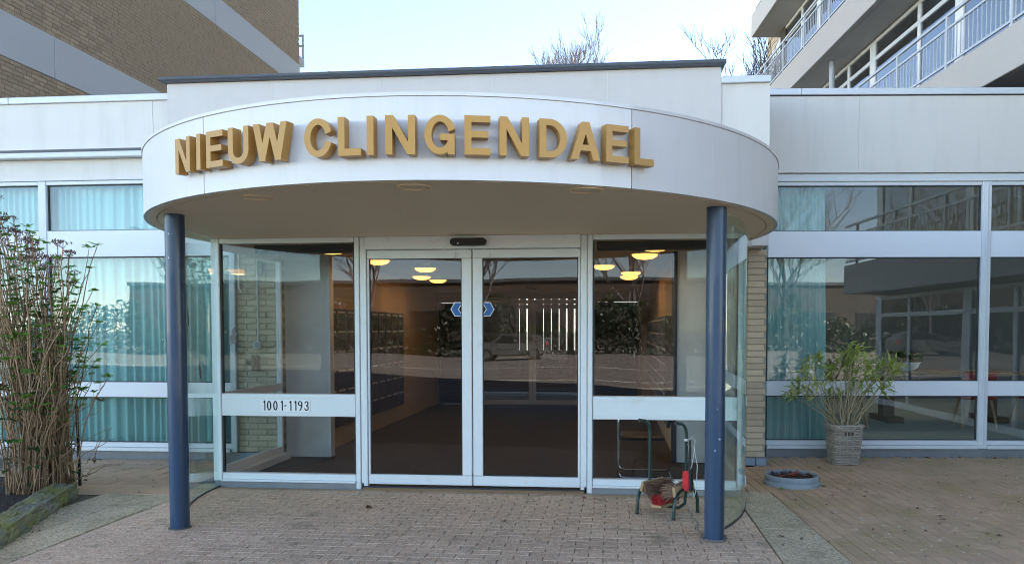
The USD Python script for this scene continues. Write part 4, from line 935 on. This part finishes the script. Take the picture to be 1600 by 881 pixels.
TIPS = [(1234, 592), (1250, 570), (1228, 606), (1262, 553), (1278, 548), (1270, 582), (1292, 556), (1300, 572), (1314, 540), (1326, 530), (1338, 536), (1322, 560), (1344, 556), (1356, 546), (1368, 552), (1352, 578), (1380, 560), (1392, 556), (1404, 552), (1400, 572), (1384, 584), (1366, 588), (1336, 588), (1310, 596), (1286, 596), (1346, 530), (1257, 596), (1390, 594), (1330, 575), (1372, 570), (1246, 588), (1408, 562), (1320, 545), (1360, 565)]
LV, LK = [], []
for i, (px, py) in enumerate(TIPS):
    tp = on_y(px, py + 8, 1.93 + rng.uniform(-.32, .22)); b0 = BC + np.array([rng.uniform(-.10, .10), rng.uniform(-.08, .08), HB - .07])
    b0[0] += (tp[0] - BC[0]) * .08
    mid = b0 + (tp - b0) * .5; mid[2] += .03; mid[:2] -= (tp[:2] - b0[:2]) * .12
    c = curve(b0, mid, tp, 10); part(ol, "stem", MB().tube(c, np.linspace(.0085, .0035, 10), 6), stem_o, smooth=True)
    dirn = c[-1] - c[-3]; dirn /= np.linalg.norm(dirn)
    for j in range(rng.randint(23, 31)):
        u_ = rng.random() ** .8; p = c[-1] - dirn * .16 * u_; a = rng.uniform(0, 6.28); side = np.array([math.cos(a), math.sin(a), 0]); side -= dirn * (side @ dirn)
        dd = side * rng.uniform(.5, 1.0) + dirn * rng.uniform(.25, .8) + np.array([0, 0, rng.uniform(-.35, .25)])
        LV.append(MB().add(*leaf(p, dd, np.array([0, 0, 1.]) + .3 * nrg.normal(size=3), rng.uniform(.085, .15), rng.uniform(.009, .0135), rng.uniform(.1, .6), .3))); LK.append(rng.random())
order = sorted(range(len(LV)), key=lambda i: LK[i])
for i in order[:300]: part(ol, "leaf", LV[i], leaf_o if rng.random() < .6 else leaf_o2)
for m_, sl in ((leaf_o, order[300::2]), (leaf_o2, order[301::2])):
    b = MB(); [b.add(*LV[i].arrays()) for i in sl]; part(ol, "dense_leaves", b, m_, kind="stuff")

# ------------------------------------------------------------------ grey ring planter
rp_ = thing("ring_planter", "round grey plastic ring with rusty dead leaves lying on the paving right of the entrance", "planter", (3.21, .62, 0))
part(rp_, "ring", MB().lathe([(.262, .0), (.283, .0), (.284, .035), (.278, .046), (.262, .05), (.262, .062), (.270, .066), (.270, .098), (.264, .104), (.250, .104), (.246, .098), (.246, .03), (.262, .0)], (3.21, .62, 0), 56), ringm, smooth=40)
part(rp_, "soil", MB().lathe([(.001, .07), (.15, .066), (.247, .055)], (3.21, .62, 0), 32)  , soil)
b, b2 = MB(), MB()
for i in range(110):
    a, r_ = rng.uniform(0, 6.28), .235 * math.sqrt(rng.random()); p = np.array([3.21 + r_ * math.cos(a), .62 + r_ * math.sin(a), .072 + rng.uniform(0, .02)])
    (b if i % 3 else b2).add(*leaf(p, rand_dir(.3), np.array([0, 0, 1.]) + .4 * nrg.normal(size=3), rng.uniform(.03, .07), rng.uniform(.012, .022), .3))
part(rp_, "leaf_litter", b, leafbrown, kind="stuff"); part(rp_, "rusty_leaves", b2, leafrust, kind="stuff")
for k, (x, y) in enumerate(((3.50, .50), (3.05, .33))):
    single("weed", cluster(np.array([x, y, .004]), 9, .035, .009, .9), leaf_g, ("small bright weed at the right side of the ring planter", "small bright weed in front of the ring planter")[k], "weed", "weeds beside the ring planter")

# ------------------------------------------------------------------ boot scraper stand with brushes
B_, C_ = np.array([1.885, -1.02, 0]), np.array([2.115, -.72, 0]); vv = np.array([.298, -.20, 0]); A_, D_ = B_ - vv, C_ - vv
P2 = (B_ + C_) / 2; P1 = P2 - vv; w_ = (C_ - B_) / np.linalg.norm(C_ - B_); v_ = vv / np.linalg.norm(vv); Z = np.array([0, 0, 1.])
st = thing("boot_brush_stand", "dark green tubular boot brush stand with two tall handles standing by the right blue column", "boot brush", (P1 + P2) / 2)
def arcpts(a, b, h, n=11):
    t = np.linspace(0, np.pi, n); return [(a + b) / 2 + (a - b) / 2 * np.sign(np.cos(x)) * abs(np.cos(x)) ** .75 + Z * h * math.sin(x) ** .6 for x in t]
for q, (f0, f1) in ((P1, (A_, D_)), (P2, (B_, C_))):
    lg = part(st, "leg_arch", MB().tube(arcpts(f0, f1, .235), .0145, 8), green_st, smooth=40)
    for e in (f0, f1): part(lg, "foot_cap", MB().tube([e, e + Z * .012], .0175, 8), black_m, smooth=40)
    top = [q + Z * .22, q + Z * .70] + [q + Z * (.70 + .10 * math.sin(x)) - w_ * .10 * (1 - math.cos(x)) for x in np.linspace(.25, 1.35, 6)] + [q + Z * .808 - w_ * .15]
    h = part(st, "handle", MB().tube(top, .0135, 8), green_st, smooth=40)
    part(h, "end_cap", MB().tube([top[-1], top[-1] - w_ * .012], .0165, 8), black_m, smooth=40)
part(st, "cross_tube", MB().tube([P1 + Z * .10 + v_ * .02, P1 + Z * .06 + v_ * .07, P2 + Z * .06 - v_ * .07, P2 + Z * .11 - v_ * .01, P2 + Z * .225], .0135, 8), green_st, smooth=40)
def brush(nm, c, n, upv, L, hw, th, bl, mat, wood, cnt, lab):
    """Wooden back with its bristles pointing along n."""
    s = thing(nm, lab, "brush", c)
    part(s, "wooden_back", MB().obox(c, [w_, upv, n], (L / 2, hw, th), .008), wood)
    V = []; b = MB()
    for i in range(cnt):
        o = c + n * th + w_ * rng.uniform(-.48, .48) * L + upv * rng.uniform(-.85, .85) * hw; d = n + .28 * nrg.normal(size=3) + w_ * ((o - c) @ w_) * 1.2; d /= np.linalg.norm(d)
        b.tube([o, o + d * bl * .55, o + (d + np.array([0, 0, -.12])) * bl * rng.uniform(.85, 1.1)], [.0042, .0036, .0012], 3, False)
    part(s, "bristles", b, mat, kind="stuff"); return s
n1 = v_ * .86 + Z * -.18; n1 /= np.linalg.norm(n1); n2 = -v_ * .86 + Z * -.14; n2 /= np.linalg.norm(n2)
brush("brush", P1 + v_ * .022 + Z * .235, n1, np.cross(n1, w_), .32, .045, .013, .125, bristle_b, wood_m, 420, "brown bristled side brush on the left of the boot brush stand")
brush("brush", P2 - v_ * .022 + Z * .225, n2, np.cross(n2, w_), .32, .045, .013, .115, bristle_b, wood_m, 420, "brown bristled side brush on the right of the boot brush stand")
brush("brush", (P1 + P2) / 2 - w_ * .03 + Z * .085, Z, v_, .30, .05, .013, .095, bristle_r, wood_m, 380, "red bristled bottom brush on a wooden base in the boot brush stand")
hb = P2 + w_ * -.02 + v_ * .045; tiltv = v_ * .05 - Z; tiltv /= np.linalg.norm(tiltv)
hbt = thing("hand_brush", "hand brush with black handle and red bristles hanging from the boot brush stand", "brush", hb + Z * .3)
part(hbt, "handle", MB().tube([hb + Z * .66, hb + Z * .56 + v_ * .002, hb + Z * .45 - v_ * .004, hb + Z * .40], [.010, .012, .010, .013], 8), black_m, smooth=40)
pax = np.cross(tiltv, w_)
part(hbt, "head", MB().obox(hb + Z * .315 + v_ * .012, [tiltv, w_, np.cross(tiltv, w_)], (.09, .022, .012), .006), black_m)
b = MB()
for i in range(420):
    o = hb + Z * (.315 + rng.uniform(-.082, .082)) - v_ * .0 + w_ * rng.uniform(-.019, .019); d = -v_ * .9 - Z * .25 - w_ * .3 + .07 * nrg.normal(size=3); d /= np.linalg.norm(d); b.tube([o, o + d * .055], [.0022, .0014], 3, False)
part(hbt, "bristles", b, bristle_r, kind="stuff")
cd = thing("cord", "thin white cord tied round the right handle of the boot brush stand", "cord", P2 + Z * .6)
part(cd, "knot", MB().tm(trimesh.creation.icosphere(2, .019).apply_transform(np.diag([1, 1, .8, 1])).apply_translation(P2 + Z * .655)), cord_m, smooth=True)
for s_ in (0, 1):
    pts = [P2 + Z * .655, P2 + Z * .60 + v_ * (.02 + .05 * s_), P2 + Z * .45 + v_ * (.03 + .075 * s_), P2 + Z * .30 + v_ * (.05 + .05 * s_), P2 + Z * .21 + v_ * (.07 + .02 * s_), P2 + Z * .17 + v_ * .07]
    part(cd, "strand", MB().tube(pts, .0028, 5), cord_m, smooth=True)
part(cd, "loop", MB().tube([hb + Z * .66, hb + Z * .69 + v_ * .02, hb + Z * .66 + v_ * .05, hb + Z * .58 + v_ * .045, hb + Z * .44 + v_ * .02, hb + Z * .40], .0026, 5), cord_m, smooth=True)
cn = thing("chain", "steel chain running from the boot brush stand to the foot of the right blue column", "chain", (2.05, -1.2, 0))
path = [P2 + Z * .10 + v_ * .02, P2 + v_ * .06 + Z * .03, P2 + v_ * .08 - w_ * .05 + Z * .012]
cc_ = np.array([2.147, -1.592, 0]); e0 = cc_ + .098 * np.array([math.cos(2.3), math.sin(2.3), 0]) + Z * .012
for t_ in np.linspace(.08, 1, 20): path.append(path[2] * (1 - t_) + e0 * t_ + np.array([.02 * math.sin(t_ * 6), 0, 0]))
for a in np.linspace(2.3, 2.3 + math.pi * 1.55, 20): path.append(cc_ + .096 * np.array([math.cos(a), math.sin(a), 0]) + Z * .014)
path = np.array(path); seg = np.r_[0, np.cumsum(np.linalg.norm(np.diff(path, axis=0), axis=1))]; nl = int(seg[-1] / .019)
link = trimesh.creation.torus(.0085, .0022, 10, 6).apply_transform(np.diag([1.5, .85, 1, 1]))
for i in range(nl):
    s_ = (i + .5) * seg[-1] / nl; p = np.array([np.interp(s_, seg, path[:, k]) for k in range(3)]); q = np.array([np.interp(s_ + .004, seg, path[:, k]) for k in range(3)]); d = q - p; d /= max(np.linalg.norm(d), 1e-9)
    s1 = np.cross(d, Z); s1 = s1 / max(np.linalg.norm(s1), 1e-6) if np.linalg.norm(s1) > .1 else np.array([1., 0, 0]); u1 = np.cross(s1, d); a = .78 + (i % 2) * 1.57
    A3 = np.stack([d, s1 * math.cos(a) + u1 * math.sin(a), -s1 * math.sin(a) + u1 * math.cos(a)]); part(cn, "link", MB().add(p + link.vertices @ A3, link.faces), chain_m, smooth=True)

# ------------------------------------------------------------------ litter on the paving
b, b2 = MB(), MB()
def flat_leaf(mb, x, y, s, z=.006):
    mb.add(*leaf(np.array([x, y, z + rng.uniform(0, .004)]), np.array([math.cos(q := rng.uniform(0, 6.28)), math.sin(q), rng.uniform(-.05, .12)]), Z + .25 * nrg.normal(size=3), s, s * .3, .2, .3))
for i in range(90):
    px, py = rng.uniform(1215, 1600), rng.uniform(712, 870); d = ray(px, py); p = CAM - d * (CAM[2] / d[2]); flat_leaf(b, p[0], p[1], rng.uniform(.012, .045))
for i in range(70): flat_leaf(b, 3.3 + rng.gauss(.35, .25), .62 + rng.gauss(-.1, .2), rng.uniform(.008, .022))
for i in range(36): q = rwp(rng.uniform(0, 4.2), rng.uniform(-.16, -.01), 0); flat_leaf(b, q[0], q[1], rng.uniform(.02, .06))
for i in range(40): flat_leaf(b, rng.uniform(-4.6, -2.9), rng.uniform(-.5, 1.4), rng.uniform(.012, .04))
for i in range(26): flat_leaf(b, rng.uniform(-2.7, 2.4), rng.uniform(-3, -.2), rng.uniform(.006, .018))
for i in range(60): q = k0 + (k1 - k0) * rng.random() + nn * rng.uniform(.0, .12); flat_leaf(b, q[0], q[1], rng.uniform(.01, .03))
single("fallen_leaves", b, leafbrown, "scattered small dead leaves and dirt on the paving", "leaf litter", kind="stuff")
for i in range(60):
    px, py = rng.uniform(1230, 1600), rng.uniform(735, 870); d = ray(px, py); p = CAM - d * (CAM[2] / d[2]); s_ = rng.uniform(.004, .012)
    b2.obox((p[0], p[1], .004), [[math.cos(i), math.sin(i), 0], [-math.sin(i), math.cos(i), 0], [0, 0, 1]], (s_, .0035, .002))
single("paper_scraps", b2, cord_m, "tiny white scraps scattered on the red brown paving", "litter", kind="stuff")
d = ray(575, 794); p = CAM - d * (CAM[2] / d[2])
m_ = MB(); m_.add(*leaf(p + np.array([-.03, 0, .012]), np.array([1, .2, .25]), Z, .075, .03, .6, .5)); m_.add(*leaf(p + np.array([-.02, .01, .014]), np.array([.6, -.8, .3]), Z, .05, .02, .5, .5))
single("fallen_leaf", m_, leafbrown, "single curled dark leaf lying on the entrance paving before the left door", "leaf")
d = ray(912, 778); p = CAM - d * (CAM[2] / d[2]); m_ = MB(); m_.add(*leaf(p + np.array([-.02, 0, .008]), np.array([1, -.1, .15]), Z, .06, .02, .5, .5))
single("fallen_leaf", m_, leafrust, "small rust coloured leaf lying on the entrance paving before the right side light", "leaf")

# ------------------------------------------------------------------ bare trees
def bare_tree(name, label, base, height, spread, seed, levels=5, trunk_r=.22, group=None, up_bias=.55, pct=100, tw=1.):
    r2 = random.Random(seed); tr, br, tw_ = MB(), MB(), MB(); cnt = [0]
    def grow(p, d, L, r, lev):
        n = 4; pts = [p]; dd = d
        for i in range(n):
            dd = dd + np.array([r2.gauss(0, .12), r2.gauss(0, .12), r2.gauss(0, .08) + .06 * up_bias]); dd /= np.linalg.norm(dd); pts.append(pts[-1] + dd * L / n)
        rt_ = max(r, .011 * tw) if lev > 3 else r; (tr if lev == 0 else br if lev < 3 else tw_).tube(pts, np.linspace(rt_, rt_ * .62, n + 1), 7 if lev == 0 else 5 if lev < 3 else 3, False); cnt[0] += 1
        if lev >= levels: return
        k = r2.randint(3, 4) if lev else 6
        for i in range(k):
            q = pts[r2.randint(2, n)] if i else pts[-1]; a = r2.uniform(0, 6.28); sp = spread * r2.uniform(.6, 1.25)
            e = dd + sp * np.array([math.cos(a), math.sin(a), up_bias * .4]); e /= np.linalg.norm(e)
            grow(q, e, L * r2.uniform(.62, .82), r * .58, lev + 1)
    grow(np.zeros(3), np.array([0, 0, 1.]), height * .30, trunk_r, 0)
    hz = np.percentile(np.vstack(tw_.v)[:, 2], pct); k = height / hz
    t = thing(name, label, "tree", base, group=group)
    for nm, m in (("trunk", tr), ("branches", br), ("twigs", tw_)):
        v, f = m.arrays(); part(t, nm, (v * k + np.asarray(base, float), f), bark_m)
    return t
bare_tree("bare_tree", "bare winter tree showing its crown above the middle of the dark roof edge", (-4.2, 46, 0), 19.4, .50, 3, 7, .3, up_bias=1.3, pct=94, tw=1.3)
bare_tree("bare_tree", "bare winter tree showing its crown beside the far end of the balcony tower", (7.5, 27, 0), 12.3, .62, 11, 7, .22, up_bias=.9, pct=96.5)
t3 = bare_tree("bare_tree", "large bare tree on the far side of the forecourt, mirrored in the left door", (-7, -40, 0), 14, .8, 21, 5, .15)
for k, (x, y, s_, rz, lab) in enumerate([(3, -43, .95, 70, "bare tree across the forecourt, mirrored in the right door"), (-16, -46, 1.1, 160, "bare tree at the far left of the forecourt"), (10, -46, 1.05, 250, "bare tree across the forecourt behind the parked car"), (21, -44, 1., 20, "bare tree at the far right of the forecourt")]):
    copy_of(t3, "bare_tree", lab, (x, y, 0), rz, s_)

# ------------------------------------------------------------------ the far side of the forecourt, seen only in the glass
ob = thing("brick_building", "long dark brick building across the forecourt, mirrored in the doors", "building", (0, -60, 0))
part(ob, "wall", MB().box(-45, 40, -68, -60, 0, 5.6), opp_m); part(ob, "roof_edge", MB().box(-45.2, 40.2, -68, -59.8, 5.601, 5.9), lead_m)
for i in range(16):
    x = -42 + i * 5.1; wn = part(ob, "window", MB().box(x, x + 3, -59.98, -59.93, 1.2, 3.2), indark); part(wn, "pane", MB().box(x + .1, x + 2.9, -59.929, -59.91, 1.3, 3.1), black_m)
hd = MB()
for i in range(26000):
    p = np.array([rng.uniform(-40, 34), -41 + rng.uniform(-.9, .9), 0]); p[2] = rng.uniform(0, 2.6 + .9 * math.sin(p[0] * .7) + .5 * math.sin(p[0] * 1.9)); a, c = nrg.normal(size=3) * .075, nrg.normal(size=3) * .075; hd.add([p - a, p + c, p + a, p - c], [[0, 1, 2, 3]])
single("hedge", hd, hedge_m, "uneven dark hedge across the forecourt, mirrored in the doors", "hedge", kind="stuff")
car = thing("parked_car", "silver hatchback parked across the forecourt, mirrored in the right door", "car", (-4, -33, 0))
prof = Polygon([(-2.0, .35), (-2.02, .75), (-1.85, .92), (-1.0, 1.0), (-.45, 1.42), (.9, 1.46), (1.6, 1.30), (1.95, .95), (2.02, .5), (1.95, .32)])
part(car, "body", MB().poly(prof, 1.66, (-4, -32.17, 0), (1, 0, 0), (0, 0, 1), (0, -1, 0)), carm)
for x0, x1, xa, xb in ((-.88, .1, -.42, .1), (.16, 1.35, .16, .95)):
    part(car, "side_window", MB().poly(Polygon([(x0, .99), (x1, .99), (xb, 1.37), (xa, 1.37)]), .012, (-4, -32.169, 0), (1, 0, 0), (0, 0, 1), (0, 1, 0)), black_m)
for x in (-1.3, 1.25):
    for y in (-32.2, -33.8):
        wh = part(car, "wheel", MB().tube([(-4 + x, y - .1, .32), (-4 + x, y + .1, .32)], .32, 20), rubber, smooth=40); part(wh, "rim", MB().tube([(-4 + x, y - .105, .32), (-4 + x, y + .105, .32)], .2, 14), carm, smooth=40)
part(car, "headlight", MB().box(-6.0, -5.82, -32.45, -32.162, .68, .80, .02), white_st); part(car, "tail_light", MB().box(-2.15, -2.0, -32.4, -32.162, .78, .98, .02), redseat)
